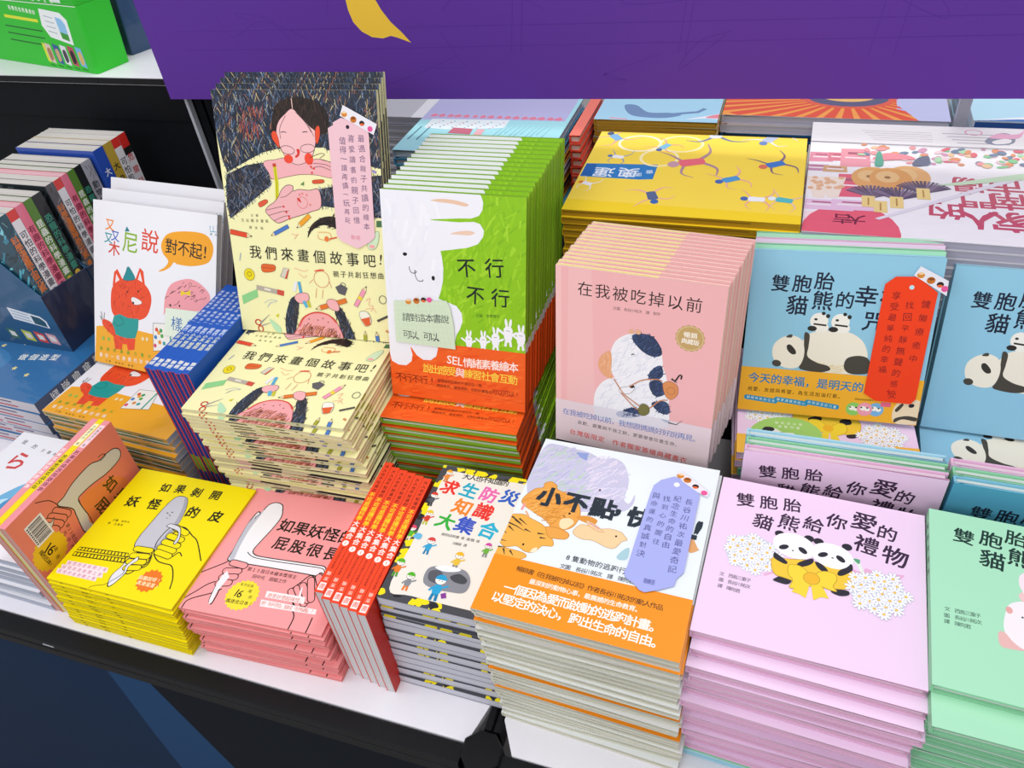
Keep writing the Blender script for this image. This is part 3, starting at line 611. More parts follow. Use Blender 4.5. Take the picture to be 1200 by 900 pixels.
A.poly([(6.7,54.3),(34,66.2),(34.9,54.7),(7.3,41)], '#8fcf8a')
A.line([(43.8,45.3),(53.6,51),(66.1,50.2),(54.8,46.1),(48.4,39),(55,47.8)], .8, '#b9bfcf', True)
A.ring([(29.3,13.9)][0], 4.8, 4.2, 1.8, '#c43a32'); A.ring([(32.3,3.9)][0], 4, 4.6, 1.8, '#c43a32'); A.line([(32.8,12.4),(51,28.4)], 2.6, '#9c9a98', taper=True); A.line([(35.3,9.2),(52.6,15.7)], 2.2, '#aaa8a4', taper=True)
A.blob([(49.6,20.6),(58.1,16.2),(67.9,6.8),(64.9,-2),(56.6,4.1),(52.2,12.3)], '#b8e0b8'); A.poly([(60.3,27.1),(67.2,30.4),(64.6,24.1)], '#d8d020')
A.ring([(143.6,88.6)][0], 12.3, 12.5, .7, '#cf6a52'); A.blob([(132.4,100),(142.4,103.1),(149.9,102.6),(142.1,99.9)], '#e05a40')
A.line([(134.2,73.9),(131.7,59.9)], .7, '#cf6a52'); A.line([(144.4,72.7),(142,59)], .7, '#cf6a52'); A.line([(129.7,87.1),(122.8,80.9)], .7, '#cf6a52'); A.line([(156,85.6),(158.5,76.2)], .7, '#cf6a52')
for q in ([(100.9,102.8),(114.4,98.9),(123.2,101)], [(107,95.2),(115,89.4),(120.6,92.9)], [(211.6,60.7),(218.6,65.1),(216.1,54.7),(222.8,53.6),(218.8,45.2)], [(210.5,47.8),(220.9,50.2),(227.1,44.2)], [(101.7,152.9),(110,151.1),(113,153.1),(105.9,145.4)]): A.line(q, .9, '#efb49a', True)
A.poly([(164.6,78.2),(174.5,83),(184.3,78),(179.2,66.4),(169.2,68.9)], '#5d5a60'); A.ring([(177.2,82.2)][0], 4, 3, .8, '#55525a')
k = [(194.9,51.5),(214.3,82.5)]; crayon(A, k[0], k[1], 6.5, '#ee9ab4'); A.line([(201.5,61.9),(204.3,66.6)], 6.5, '#ecd33a')
A.line([(144.6,157.1),(163,156.8),(163,146.7),(147,147.5),(144.2,153.4)], 1.0, '#e8a86a', True); A.ell([(157.8,148)][0], 3.4, 4, '#e87a3a'); A.line([(162.2,148.2),(174.1,151)], 2, '#d85a38')
A.blob([(221.3,143.7),(228.8,157.6),(238.9,162.5),(237.9,149.1),(232.3,138.2),(223,136.8)], '#cfe6c2', .5, '#7aa06a'); A.ell([(227.6,140.7)][0], 4.5, 2.8, '#f1a8a8')
for q in ([(78.1,-7.7),(76,14.2),(80.3,34.7),(90,55.3),(99.3,59.2),(102.4,49.6),(98.7,29.4),(93.4,8.9),(90.8,-7.7)], [(160.2,39.1),(166.1,47.1),(172.8,45),(181.4,26),(189.1,6.8),(190,-7.1),(173.2,-8),(167.7,8.3),(165.8,24.8)]):
    A.poly(q, '#333743', True); A.scribble(q, 110, 10, 60, 130, .8, DK + ['#6f7e9a'])
A.blob([(96.3,57.3),(103.4,64.4),(117.6,65.4),(120.2,57.4),(112.4,50.3),(101.8,50.2)], SK, .6, '#45282a')
k = [(96.7,67.2),(101.3,82)]; A.line(k, 5, '#e9e9ee'); k = [(107.8,65.7),(106.2,82.4)]; A.line(k, 4.6, '#54a8d4', taper=False); A.line([(111,53.5),(115.2,43.9)], 5, '#5ab0d8'); A.line([(118.1,54),(120.5,44.3)], 4, '#c8c030')
q = [(92.1,-8.9),(97.4,12.6),(108.2,28.5),(128.6,37.7),(149.3,35),(163.7,21.3),(165.5,-8.6)]
A.blob(q, '#efa5a8', .8, '#b83a30'); A.line([(99.3,12.7),(110,28.7),(128.5,36.7),(149.3,34.7),(162.1,22.8)], 2.0, '#d9453a', True)
q = [(92.1,-8.9),(97.3,5.1),(112.3,17.1),(133.3,15.5),(154.1,12.2),(164.2,8),(165.4,-9.3),(130.5,-11.7)]; A.scribble(q, 220, 12, 20, 80, .9, ['#a8523c', '#8c4030', '#c07050', '#4a3028', '#d08a6a'])
for q in [(116.8,25.9),(115.3,19.1),(140,28.7),(148.2,23.4),(131.5,25.4)]: A.ell(q, 1.0, 1.0, '#6a2a2a')
k = [(180.9,59.2),(129.8,42.4)]; crayon(A, k[0], k[1], 7, '#e0762c', '#3a3020'); A.blob([(148.5,54.6),(153.4,59.1),(163.7,57.9),(168.6,47.9),(165.6,41.8),(155.4,43.7),(150.6,48.2)], SK, .6, '#45282a')
A.blob([(199.8,40.5),(205.2,44.8),(213.6,43.2),(217.9,33.8),(216.6,25.6),(208.6,22.3),(203.9,27.8)], '#f0ece0', .6, '#555'); A.poly([(201.9,32.5),(216.5,36.9),(216.6,24.9),(208.6,22.3)], '#e0602f')
A.ring([(238.6,64.3)][0], 5.5, 6, .9, '#555'); A.line([(227.9,31.4),(247,40.9)], 3.4, '#4a4744'); 
k = [(227.1,-3.2),(225,14.8)]; crayon(A, k[0], k[1], 5.5, '#4b79c4'); k = [(206.4,-5),(207.3,14.3)]; crayon(A, k[0], k[1], 5, '#a8a832')
A.line([(240.4,17.7),(245.3,15.5)], 3, '#d08a4a'); A.line([(11.2,108.7),(14.7,120.1)], 1.2, '#9aa6c0')
for u, wd, cl in ((30, 3.2, '#c23a34'), (38, 2.5, '#c23a34'), (70, 34, '#4a4038'), (118, 22, '#8f9a2a'), (146, 16, '#5a4a42'), (178, 4, '#a09060'), (200, 7, '#8f92b8')): c.foot.rect(u, 1.6, u + wd, 4.4 if wd < 9 else 3.4, cl)
for v in (40, 60): c.fore.rect(v, 1.5, v + 14, 5, '#a8ae3a')
for u, wd in ((80, 10), (96, 5)): c.foot.rect(u, 4.6, u + wd, 5.6, '#a8584a')
c.fore.rect(180, 1.2, 300, 5.6, '#3a3f4a'); c.head.fill('#3a4250')
c.done(); STY = c
dk = Book(.248, .347, .0068, CR, page='#cfc6a2', m=PRINT, edge='#cfc6a0')
dk.foot.rect(40, 1, 70, 5, '#d8a8ae'); q = [(60, 1.6), (110, 1.2), (112, 5.8), (62, 5.4)]; dk.foot.poly(q, '#3c332d'); dk.foot.poly([(150, .7), (235, .7), (240, 6), (160, 5.6)], '#2b2624'); dk.fore.rect(4, .7, 120, 6, '#2f2a28')
dk.done(); dk.pile_label = 'cream book with dark brown page edges'
pile(STY, POSES['M'], 36, .0005, 'cream story picture book with crayon drawings lying flat, on top of the cream pile', 'cream story picture book', 'the crayon-drawing pile',
     'pile of cream story picture books', jx=.003, jy=.004, alt={13: dk, 14: dk, 15: dk, 19: dk, 20: dk}, drift=(.03, .004), ja=1.4)
row(STY, POSES['STORY'], 4, .0215, 'cream story picture book with girl drawing standing in front, pink tag taped on it', 'standing girl-drawing picture book', 'the standing row', 'standing cream story picture books', dx=-.0065)

# ------------------------------------------------------------------ green rabbit hardcovers
c = Book(.200, .290, .0113, '#f1f0f4', page='#e9e9ec', hard=True, m=PRINT, hinge=False, edge='#86b52a'); A = c.front; G0 = '#8cc316'
A.fill(G0); A.scribble([(0,0),(200,0),(200,290),(0,290)], 700, 17, 20, 110, 3.0, ['#84be13','#94ca1a','#80b814','#9ad022','#88c017','#a2d42a'])
q = [(0, 0), (0, 290)] + [(133.6,293.1),(140.6,288.8),(143.3,280.6),(142.3,271.3),(137.3,263.8),(127.2,259.9),(109.7,258.8),(71.2,255.2)] + [(71.1,254.1),(109.6,253.9),(130,255.8),(138.6,253.7),(143.7,245.9),(142.7,237.7),(135.3,227.6),(120.5,221.8),(99.6,217.9),(83,214.9),(84.8,205.5),(86.1,191.3),(84.8,173.9),(80.9,158.9),(77.4,149.7)] + [(92.7,145.3),(103.3,141.9),(110.7,132.3),(111.3,120.4),(107,109.3),(102.1,101.1),(98.5,85.3),(74.7,82.4),(75.8,70)] + [(90, 0)]
A.poly(q, '#efeef5'); A.scribble([(4,60),(80,60),(80,280),(4,280)], 60, 24, 60, 110, 5, ['#ecebf3','#f3f2f8','#eeedf5'])
A.poly([(72.2,279.6),(87.1,282.1),(107.5,281.1),(123.3,277.3),(118.9,274.4),(101.5,276.8),(81,278)], '#e9c3a8', True); A.poly([(97.3,238.3),(109.3,242.2),(123.9,244),(131.2,241.8),(123.8,238.3),(109.1,238)], '#ecc9b2', True)
A.ell([(31.4,206.6)][0], 3.2, 2.4, '#17151a', 10); A.ell([(71.1,177.3)][0], 2.4, 3.2, '#17151a')
A.line([(36.7,190.5),(37.6,184.8),(41.5,181.6),(46.9,183.3),(44.5,185.4),(45.4,177.6),(48.8,172),(55.1,171.7),(55.8,174.1)], 1.0, '#3a3a40', True)
A.text('不行', *[(118.4,194.7),(157.3,197.5)], '#18241a', 27, .012, jit=2); A.text('不行', *[(130.1,158.7),(165.2,158.4)], '#18241a', 27, .012, jit=2)
A.text('文圖 宮野聰子', *[(133,131.7),(162.1,133.6)], '#3f6a1a', 5)
for x, y, s in ((478, 270, 1), (545, 272, 1), (603, 262, 1.15), (662, 232, 1.3), (722, 255, 1.2)):
    o = [(120,97.1),(140.6,98.9),(158.3,104),(176,115.1),(193.7,110.3)][[478, 545, 603, 662, 722].index(x)]; W0 = '#f2f2f6'
    A.ell((o[0], o[1]-5*s), 4.6*s, 7.5*s, W0); A.ell(o, 5*s, 5*s, W0, 0); A.ell((o[0]-2*s, o[1]+8*s), 1.5*s, 5*s, W0, 8); A.ell((o[0]+2.4*s, o[1]+8*s), 1.5*s, 5*s, W0, -8)
    A.line([(o[0]-4*s, o[1]-4*s), (o[0]-11*s, o[1]+1*s)], 2.6*s, W0); A.line([(o[0]+4*s, o[1]-4*s), (o[0]+10*s, o[1]-1*s)], 2.6*s, W0); A.line([(o[0]-2*s, o[1]-10*s), (o[0]-3*s, o[1]-17*s)], 2.6*s, W0); A.line([(o[0]+2*s, o[1]-10*s), (o[0]+3*s, o[1]-17*s)], 2.6*s, W0)
    A.line([(o[0]-2*s, o[1]), (o[0]+2*s, o[1])], .6, '#555')
bd = c.belt(.0860, '#ee5a1c'); bd.fill('#f0601c'); bd.scribble([(0,0),(200,0),(200,86),(0,86)], 140, 20, 0, 30, 3, ['#ea5214','#f56c24','#ee5c18'])
bd.poly([(0, 87), (0, 62)] + [(2.2,51.1),(12.6,46.6),(24.3,46.9),(32.9,54.4),(34.8,64.9),(32.4,74.2)] + [(37, 87)], '#efeef4'); bd.poly([(38, 87)] + [(32.5,76.7),(41.6,64.2),(51.1,58.7),(62.5,59.5),(70.9,66.3),(74.2,78.6)] + [(72, 87)], '#efeef4')
bd.text('情緒素養繪本', *[(118,62.2),(183.2,64.1)], '#fff2ea', 15, .012); bd.word('SEL', [(98.8,63.5)][0], 17, '#fff2ea', .01, -4)
bd.text('說出感受', *[(56.7,46.3),(93.2,46.3)], '#fbd84a', 14.5, .012); bd.text('與', [(105.6,46)][0], col='#fff2ea', size=14.5, bold=.012, ang=-5); bd.text('練習社會互動', *[(117.9,45.8),(182.6,45.7)], '#fbd84a', 14.5, .012)
bd.text('不行不行!', *[(13.4,27.4),(62.8,28)], '#7a1f08', 14, .004, jit=6); bd.text('當情緒和狀態的不適交在一塊，', *[(73.6,30.1),(139.6,31.2)], '#5a1a08', 5.4); bd.text('讓做角色，練習規則，也對好書聯成', *[(72.3,22.8),(149.8,23.1)], '#5a1a08', 5.2); bd.text('可以可以!', *[(156.1,24.3),(188.7,24.8)], '#7a1f08', 9, jit=5)
bd.line([(0, 27), (200, 13)], .5, '#c8430e')
c.foot.rect(0, 0, 200, 12, '#e2e4dc')
c.rim.rect(0, 0, 86, 11.8, '#ea5a1a'); c.rim.rect(86, 0, 100, 11.8, '#ecebf0')
for u0, u1, cl in ((14, 60, '#e8501a'), (70, 112, '#f0eff4'), (200, 260, '#7fae24')): c.fore.rect(u0, .5, u1, 11.4, cl)
c.spine.fill('#f0eff4'); c.bandspine.fill('#ee5a1c')
E0 = c.C
c.done(); BUN = c
# cover strips seen along the fore-edge: green above, white feet, orange band below
pile(BUN, POSES['N'], 13, .0005, 'rabbit hardcover with orange band lying flat, on top of its pile under the green row', 'rabbit hardcover with orange band lying flat', 'the orange-banded pile',
     'pile of green rabbit hardcovers', jx=.0015, jy=.002, drift=(.004, 0))
row(BUN, POSES['BUNNY'], 14, .0129, 'green hardcover with white rabbit standing at the front, handwritten note stuck on it', 'green white-rabbit hardcover standing', 'the green row', 'standing green rabbit hardcovers')

# ------------------------------------------------------------------ disaster knowledge paperbacks + red spine-up set
c = Book(.150, .212, .0150, '#45464c', page='#d9d9e4', m=GLOSS, edge='#8f909c'); A = c.front; A.fill('#4a4b50'); YL = '#f5e11a'
def splotch(A, reg, n, s0, s1, cols):
    for _ in range(n):
        x, y = random.uniform(reg[0], reg[2]), random.uniform(reg[1], reg[3]); r = random.uniform(s0, s1); a0 = random.uniform(0, 6)
        A.blob([(x + r*random.uniform(.5, 1.3)*math.cos(a0 + i*math.pi/4), y + r*random.uniform(.4, 1.0)*math.sin(a0 + i*math.pi/4)) for i in range(8)], random.choice(cols))
for reg in ((0,0,150,9), (0,200,150,212), (0,0,8,212), (142,0,150,212)): splotch(A, reg, 13, 4, 9, [YL, YL, '#2b2b30'])
A.blob([(10,14),(40,11),(110,10),(138,13),(142,60),(141,150),(139,196),(120,203),(60,202),(20,204),(9,198),(8,150),(10,80)], '#efe9de')
A.text('大人也不知道的', *[(37.6,198.7),(91.5,199)], INK, 10.5, .03, jit=2)
for ch, p, z, cl in zip('求生防災知識大集合', [(22.5,175.8),(49.9,176.2),(77.3,175.2),(104.5,176.8),(50.8,147.9),(79.2,147.6),(38,121.7),(64.5,121.5),(95.1,121)], (25, 25, 25, 25, 26, 26, 25, 26, 26), ('#e8352c', '#1fa8c4', '#ea6ab0', '#2f5fc0', '#f0862a', '#e8352c', '#35b03c', '#3a56c0', '#2bb0cf')):
    A.text(ch, p, col=cl, size=z, bold=.045, ang=-9)
A.text('東京防災研究會 著 漫之醫 繪', *[(42.2,102.5),(88.3,102.7)], INK, 4.6); A.text('邱香凝 譯', *[(61.3,92.9),(75.2,93)], INK, 4.6)
def kid(A, o, s, hat, shirt, pants, a=0):
    A.ell((o[0], o[1]-9*s), 3.6*s, 5.5*s, shirt, a); A.line([(o[0]-1.6*s, o[1]-13*s), (o[0]-2.2*s, o[1]-19*s)], 2.4*s, pants); A.line([(o[0]+1.6*s, o[1]-13*s), (o[0]+2.2*s, o[1]-19*s)], 2.4*s, pants)
    A.line([(o[0]+3*s, o[1]-7*s), (o[0]+8*s, o[1]-4*s)], 1.8*s, shirt); A.line([(o[0]-3*s, o[1]-7*s), (o[0]-6*s, o[1]-11*s)], 1.8*s, shirt)
    A.ell(o, 4.6*s, 4.4*s, '#fdf4ea'); A.ring(o, 4.6*s, 4.4*s, .4, '#555'); A.poly([(o[0]+4.8*s*math.cos(t), o[1]+4.8*s*math.sin(t)) for t in [math.pi*i/10 for i in range(11)]], hat); A.ell((o[0]+1.5*s, o[1]-1*s), .5, .7, INK); A.ell((o[0]-1.0*s, o[1]-1*s), .5, .7, INK)
for p, s, h, b, d in zip([(7.7,159.6),(13.3,130.1),(1.9,103),(32.2,90),(8.2,51.7),(28.1,36.4),(74.1,77.5),(12.7,200.8),(103.3,99.2)], (1, 1, 1, 1.1, 1.1, 1.1, 1.1, .9, .9), ('#d8402e', '#e8c832', '#e04868', '#d84848', '#56b42c', '#56b42c', '#f0b828', '#f0a82a', '#d048a0'), ('#555860', '#d23f2f', '#58b438', '#38a4d0', '#e87a2c', '#8a8d92', '#e8c040', '#e88a3a', '#70b040'), ('#333', '#b8c030', '#e8e0d0', '#2f7fb0', '#58a038', '#e87a2c', '#888', '#d87a30', '#888')): kid(A, p, s, h, b, d)
A.blob([(43.3,47.9),(51,56),(71.5,59.5),(89.7,57.9),(99.8,45.2),(97.6,29.9),(79,26.6),(60.4,26.4),(46,31.7)], '#8b8c94'); A.blob([(51,36),(47.7,47.4),(58.3,51.6),(66.6,44.5),(66.8,33.9)], '#5b5c64'); A.blob([(51.6,54.6),(63.1,60),(82.5,59.2),(78.9,54.6),(63.8,51.4)], '#f4f4f8'); A.blob([(74,46.3),(83.6,52.7),(95.1,47.1),(93.5,40.7),(81.5,40.6)], '#4a4b52')
kid(A, [(65.3,39.6)][0], 1.5, '#2a9fd0', '#2fa4d4', '#1f7fae'); A.poly([(71.7,21.8),(77.2,24.7),(80.3,18.2),(74.8,15.9)], '#8a3f9a'); A.blob([(6.8,90.5),(11.3,96.7),(17.9,94.9),(16.5,87.9)], '#6ab8e0')
for u in (6, 60, 96, 120): c.foot.rect(u, 13.2, u + 7, 13.8, YL)
c.foot.rect(0, 10.5, 150, 13.9, '#b4b6c6') if 0 else None
c.fore.rect(0, .5, 212, 2, '#8d8fa0')
c.spine.fill('#44454a'); splotch(c.spine, (0, 0, 15, 212), 12, 3, 6, [YL])
c.done(); SOS = c
c = Book(.150, .212, .0150, '#45464c', page='#d9d9e4', m=GLOSS, edge='#8f909c'); c.foot.rect(0, 7.6, 150, 14.3, '#55565e'); c.foot.rect(0, 12.0, 60, 14.3, '#a9a9b4')
for u in (2, 55, 74, 98, 124): c.foot.blob([(u, 8), (u + 7, 7.6), (u + 16, 8.6), (u + 15, 13.6), (u + 8, 14.2), (u + 3, 13)], YL)
c.done(); SOD = c; SOD.pile_label = 'survival paperback with dark yellow-blotched page edges'
def strip_edge(u0, u1, col): pass
pile(SOS, POSES['F'], 12, .0005, 'survival knowledge paperback with rainbow title and yellow-black border, on top of its pile', 'survival knowledge paperback', 'the yellow-black bordered pile',
     'pile of survival knowledge paperbacks', jx=.0015, jy=.002, drift=(-.008, -.006), ja=.6, alt={1: SOD, 2: SOD})
c = Book(.176, .212, .0122, '#ee4525', page='#e3dfe0', m=GLOSS); S = c.spine; S.fill('#f04a28')
S.text('大人也不知道的', (6.1, 204), (6.1, 161), '#2a0f0a', 6.0, .015, 0); S.text('不可思議科學', (6.1, 153), (6.1, 113), '#f8d32a', 8.2, .03, 0); S.text('大集合', (6.1, 104), (6.1, 84), '#fff6ee', 9.4, .03, 0)
S.ell((6.1, 73), 4.2, 4.2, '#fff6ee'); S.text('1', (6.1, 73), col='#e8401f', size=6.5, bold=.02, ang=0); S.text('東京知識研究會編著', (6.1, 65), (6.1, 36), '#8a1d10', 3.4, 0, 0)
S.text('聯采', (6.1, 27), (6.1, 19), '#ffd9c8', 6, .01, 0); S.rect(2.0, 3, 10.2, 14, '#fbeee8'); S.text('書', (6.1, 8.5), col='#e8401f', size=8, ang=0); c.front.fill('#c8281c'); c.done(); RED = c
for i in range(6):
    stand(RED, -.2325 + .0127*i, -.160 - .0022*i + (.004 if i == 0 else 0), .1765 - .0 if i else .1768, 'red science paperback standing spine up, %s from the yellow-black bordered pile' % ['sixth', 'fifth', 'fourth', 'third', 'second', 'first'][i], 'red paperbacks standing spine up', yaw=1.5)

# ------------------------------------------------------------------ blue hardcovers standing spine up
c = Book(.272, .215, .0108, '#1d55b4', page='#2c3f86', m=GLOSS, edge='#d9442a'); S = c.spine; S.fill('#1f58ba')
for i, v in enumerate((12, 60, 78, 96, 118, 136, 156, 172, 190)):
    if i == 0: S.text('聯經', (5.4, 21), (5.4, 12), '#f0f0e2', 8.5, .03, 0)
    else: S.text('青蛙小樹在哪裡'[i % 7], (5.4, v + 5), col='#e4e6c4' if i < 3 else '#cfd9ee', size=8 if i < 4 else 6.5, bold=.03, ang=0); S.text('和朋友們一起去'[i % 7], (5.4, v - 3), col='#e4e6c4' if i < 3 else '#cfd9ee', size=8 if i < 4 else 6.5, bold=.03, ang=0)
A = c.front; A.fill('#1c52b0')
for o in ((60, 160), (95, 120), (40, 60)): A.ell(o, 13, 11, '#6fbf3a'); A.ell(o, 8, 8, '#e6eecb'); A.ell(o, 4, 4, '#1b3a2a')
c.foot.fill('#2547a0'); c.foot.rect(0, 0, 272, 1.6, '#e2492a'); c.foot.rect(0, 8.2, 272, 10.8, '#e2492a'); c.foot.rect(180, 1.6, 215, 8.2, '#7fb43a'); c.foot.rect(0, 4.6, 272, 5.4, '#16285e')
c.done(); BLU = c
for i in range(7):
    stand(BLU, -.6115 + .0110*i, .068 + (-.001 if i % 2 else .001), .2735, 'blue book standing spine up, %s from the cat books' % ORD[i].replace('topmost', 'first'), 'blue books standing spine up', yaw=.5)

# ------------------------------------------------------------------ cat books (white and orange, in film)
c = Book(.268, .284, .0112, '#eceaf0', page='#cba24e', m=FILM, edge='#dedad8'); A = c.front; A.fill('#f1f0f5')
A.poly([(0, 0)] + [(4.2,63.9),(28.6,68.7),(58.6,69.5),(102.7,70.6),(131.6,69.4),(174.2,66.9),(265.7,63.3)] + [(268, 60), (268, 0)], '#f4ac1c')
for ch, p, z, cl in zip('又又又木', [(37.9,244.1),(34.3,221.6),(49.9,226.3),(47.3,204.9)], (22, 20, 20, 27), ('#f08a24', '#1f95a0', '#3c6ac0', '#d8402c')): A.text(ch, p, col=cl, size=z, bold=.02, ang=-4)
A.text('尼', [(83.6,218.5)][0], col='#8ab52a', size=38, bold=.012, ang=-4); A.poly([(71.7,236.9),(76.5,246.3),(82.7,238.1)], '#1a7f8a'); A.text('說', [(127.1,226.2)][0], col='#e0442c', size=40, bold=.012, ang=-4)
A.poly([(156.2,233.7),(167.5,243.7),(190.1,249.6),(225.7,252.4),(247.7,249),(260.3,235),(259.4,217.7),(248.8,204.4),(217.9,196.1),(188.6,195.3),(179.5,197.7),(172.7,189.8),(159,181.6),(146,178.6),(161.2,188.3),(167.1,199),(156.4,209.1),(151.7,220.9)], '#f5a61e', True)
A.text('對不起', *[(173.7,222.3),(225.4,221.4)], '#231d14', 27, .012, jit=3); A.text('!', [(244.8,222.2)][0], col='#231d14', size=27, bold=.02, ang=-4)
A.line([(253.8,265.6),(254,256.5),(268.3,257),(268,268.1)], 1.2, '#2a9fb8'); A.line([(260.3,265.6),(260.5,257.2)], 1, '#2a9fb8'); A.text('聯經', *[(256.3,252.3),(265.9,252.3)], '#2a7f98', 4.5)
CT = '#ec4a1e'; CL = ['#d93a12', '#c22f10', '#f26030', '#8a2410']
A.poly([(43.3,140.5),(47,165),(54.4,171.4),(66.5,154.6)], CT); A.poly([(49.3,146.8),(51.9,163),(60.1,151.9)], '#f6e6e6'); A.poly([(95.5,158.4),(105,179.6),(113.1,174.4),(117,150.2)], CT); A.poly([(100.3,157.2),(106,172.5),(111.3,155)], '#f6e6e6')
A.blob([(39.2,121.3),(44.3,140.6),(64,155),(93.1,159.9),(117,152.1),(130.3,135.6),(129,115.3),(117.1,95.1),(88.1,85.2),(58.7,82.7),(41.4,95.3)], CT); A.scribble([(41.6,121.6),(64,153.5),(97.9,158.7),(126.5,136.9),(126.6,111.3),(88.1,87.1),(43.9,95.6)], 110, 8, 40, 140, .7, CL)
A.blob([(68.9,154.2),(73.8,168.4),(78.7,178.1),(87.3,171.2),(94,158.2)], '#178a92', .6, '#143f45')
for q in [(77.1,134.6),(101.7,138.7)]: A.ell(q, 1.5, 2.2, INK)
A.blob([(85.8,122.1),(90.6,127.6),(107.5,123.3),(108.4,117.9),(93,114.6)], '#f4efee', .5, '#444'); A.ell([(90.6,117.3)][0], 2.2, 2.2, INK)
A.poly([(46.3,88.4),(58.7,93.3),(78.4,89.4),(102.7,91.1),(101.7,74.2),(95.4,56.3),(73.3,50.9),(48.5,56.5),(41.2,72.5)], '#1d9a94'); A.line([(58.7,88.4),(68.5,80.4),(56.1,71.7),(46.2,77.1)], .8, '#12504e', True)
q = [(43.5,55.7),(73.3,52.8),(95.4,55.1),(92.9,35),(78.2,31.9),(75.7,41.8),(65.8,41.3),(64.3,31.1),(48.3,29.7)]; A.poly(q, CT); A.scribble(q, 30, 6, 60, 120, .7, CL)
A.blob([(21.2,79),(38.7,75.9),(46.1,65.7),(51,49.3),(38.5,54.9),(26,62.6),(18.5,71)], CT); A.scribble([(21.2,79),(38.7,75.9),(46.1,65.7),(51,49.3),(38.5,54.9),(26,62.6)], 20, 6, 20, 90, .7, CL)
for q in ([(16.3,91.6),(18.6,78.6)], [(23.8,90.8),(22.7,79.2)], [(13.6,83.6),(17.6,76.6)]): A.line(q, 1.4, '#555')
q = [(158.7,110.4),(161.7,138.1),(173.1,159.5),(195.8,170.7),(218.3,174.3),(240.8,166.7),(256.7,151.2)] + [(248.4,130.6),(219.4,121.1),(173.5,119.9),(158.8,106.8)]; A.blob(q, '#f2a0a8'); A.scribble([(161.7,138.1),(195.9,167.8),(236.4,164.4),(254.6,147.4),(164.3,113.1)], 34, 9, 10, 60, 1.0, ['#5a3038', '#7a4850'])
A.poly([(195.2,153.5),(205.2,150.6),(215.5,156.2),(215.7,146.3),(205.3,148.4),(195.3,143.5)], '#f0cf2a'); A.ell([(173.5,124.6)][0], 1.6, 2.2, INK); A.ell([(192.8,126.6)][0], 1.6, 2.2, INK); A.ring([(215.4,165.1)][0], 3, 3, .6, INK)
A.poly([(135.3,88.6),(173.9,93.3),(188.4,50.6),(136.5,40.3)], '#f2efe8')
for q, cl in zip([(143.4,78.7),(152.9,78.3),(141.2,65.3),(155.3,69.4),(150.7,57.6),(140.3,50.3),(160.2,57.2),(148.2,73.9)], ('#d84a3a', '#3fa060', '#3f80c0', '#4fa848', '#e08a30', '#d84a70', '#3fa0a8', '#e8a030')): A.ell(q, 3.4, 3.6, cl)
A.outline([(135.3,88.6),(173.9,93.3),(188.4,50.6),(136.5,40.3)], .8, '#333', False); A.line([(173.9,93.3),(174.4,48.4)], 3, '#2fa08c')
A.text('真誠的道歉力量大', *[(15.4,25.5),(127,29.3)], '#7fae2a', 7, .02); A.text('最好一起感覺的珍惜', *[(15.2,13.8),(122.2,17.1)], '#fff6e2', 8, .02); A.text('文圖 林柏廷 聯經', *[(27.9,5),(88,5.5)], '#5a3a10', 4)
for q in [(20.7,44.5),(33.4,44.6),(112.4,57.8),(122,58.6)]: A.ell(q, 3, 3.4, '#8fbf4a' if q[0] < 60 else '#f0e0b0')
for u in (4, 70, 140, 205): c.foot.rect(u, 2, u + 52, 5, '#4f8a72'); c.foot.rect(u + 10, 6.5, u + 60, 9.5, '#d9a040')
c.fore.fill('#dcd8d2'); c.head.fill('#e6e4e6'); c.done('picture_book'); CTB = c
pile(CTB, POSES['CATF'], 10, .0005, 'white and orange cat picture book in film lying flat, on top of the cat pile', 'film-wrapped orange-edged cat book', 'the cat book pile', 'pile of cat picture books', jx=.003, jy=.003, drift=(.004, .0))
row(CTB, POSES['CAT'], 3, .040, 'white picture book with red cat and yellow bubble standing in front of two others', 'white cat picture book standing', 'the leaning cat row', 'standing cat picture books', dx=-.014)
# ------------------------------------------------------------------ animal escape hardcovers (white-blue, orange band)
c = Book(.217, .257, .0088, '#e6edf0', page='#d8d9d2', hard=True, m=GLOSS, edge='#d9d8ca'); A = c.front; A.fill('#e9f0f4')
A.poly([(0.4,180.9),(-0.8,216.8),(4.9,246.7),(19.2,250.4),(36.4,249),(58.9,247.2),(76.9,240.7),(91.8,245.3),(105.3,238.9),(114.7,221.6),(118.6,205.3),(118.4,184.9),(125.8,180.3),(128.8,194.4),(130.5,181.5),(123.7,168.3),(107.7,162.3),(84.2,156),(60.6,149.5),(38.8,137.1),(18.1,144.6)], '#c7c5de', True)
A.scribble([(1.7,184.8),(5.4,245),(36.9,247.3),(59.4,245.5),(80.9,168.2),(36.9,143.1)], 260, 12, 20, 70, 1.6, ['#b9c9c4','#c4c0e0','#b4b6d8','#d3cfe6','#bcd2c0'])
A.scribble([(59.9,243.7),(92.4,242.8),(112.7,224.6),(120.3,182.1),(83.4,159)], 160, 12, 20, 70, 1.6, ['#d3cfe8','#dcd8ec','#e3d9ea','#cbc8e2'])
A.poly([(43.6,243.3),(59.4,245.5),(60.3,232.7),(51.2,235.9)], '#8e9fd4'); A.ell([(88,191)][0], 1.4, 1.8, '#4a4560')
OG = '#eaa44c'
A.blob([(4,150.8),(11.6,171.6),(21.7,177.8),(22,184.9),(28.8,189.1),(36.7,185.2),(39.9,179.2),(52.8,175.7),(64.7,170.5),(74,156.4),(76.2,144.1),(72.6,130.4),(63.5,123.2),(51.4,121.5),(40.7,131.2),(22.5,139.2)], OG, .6, '#b9762a'); A.scribble([(6.6,154.9),(23.4,176.5),(53.2,174.2),(71.6,155.8),(66,131.7),(47.3,126.6),(21.5,142.2)], 150, 10, 10, 60, 1.3, ['#dd9238','#f2b765','#e39c44','#d48a34'])
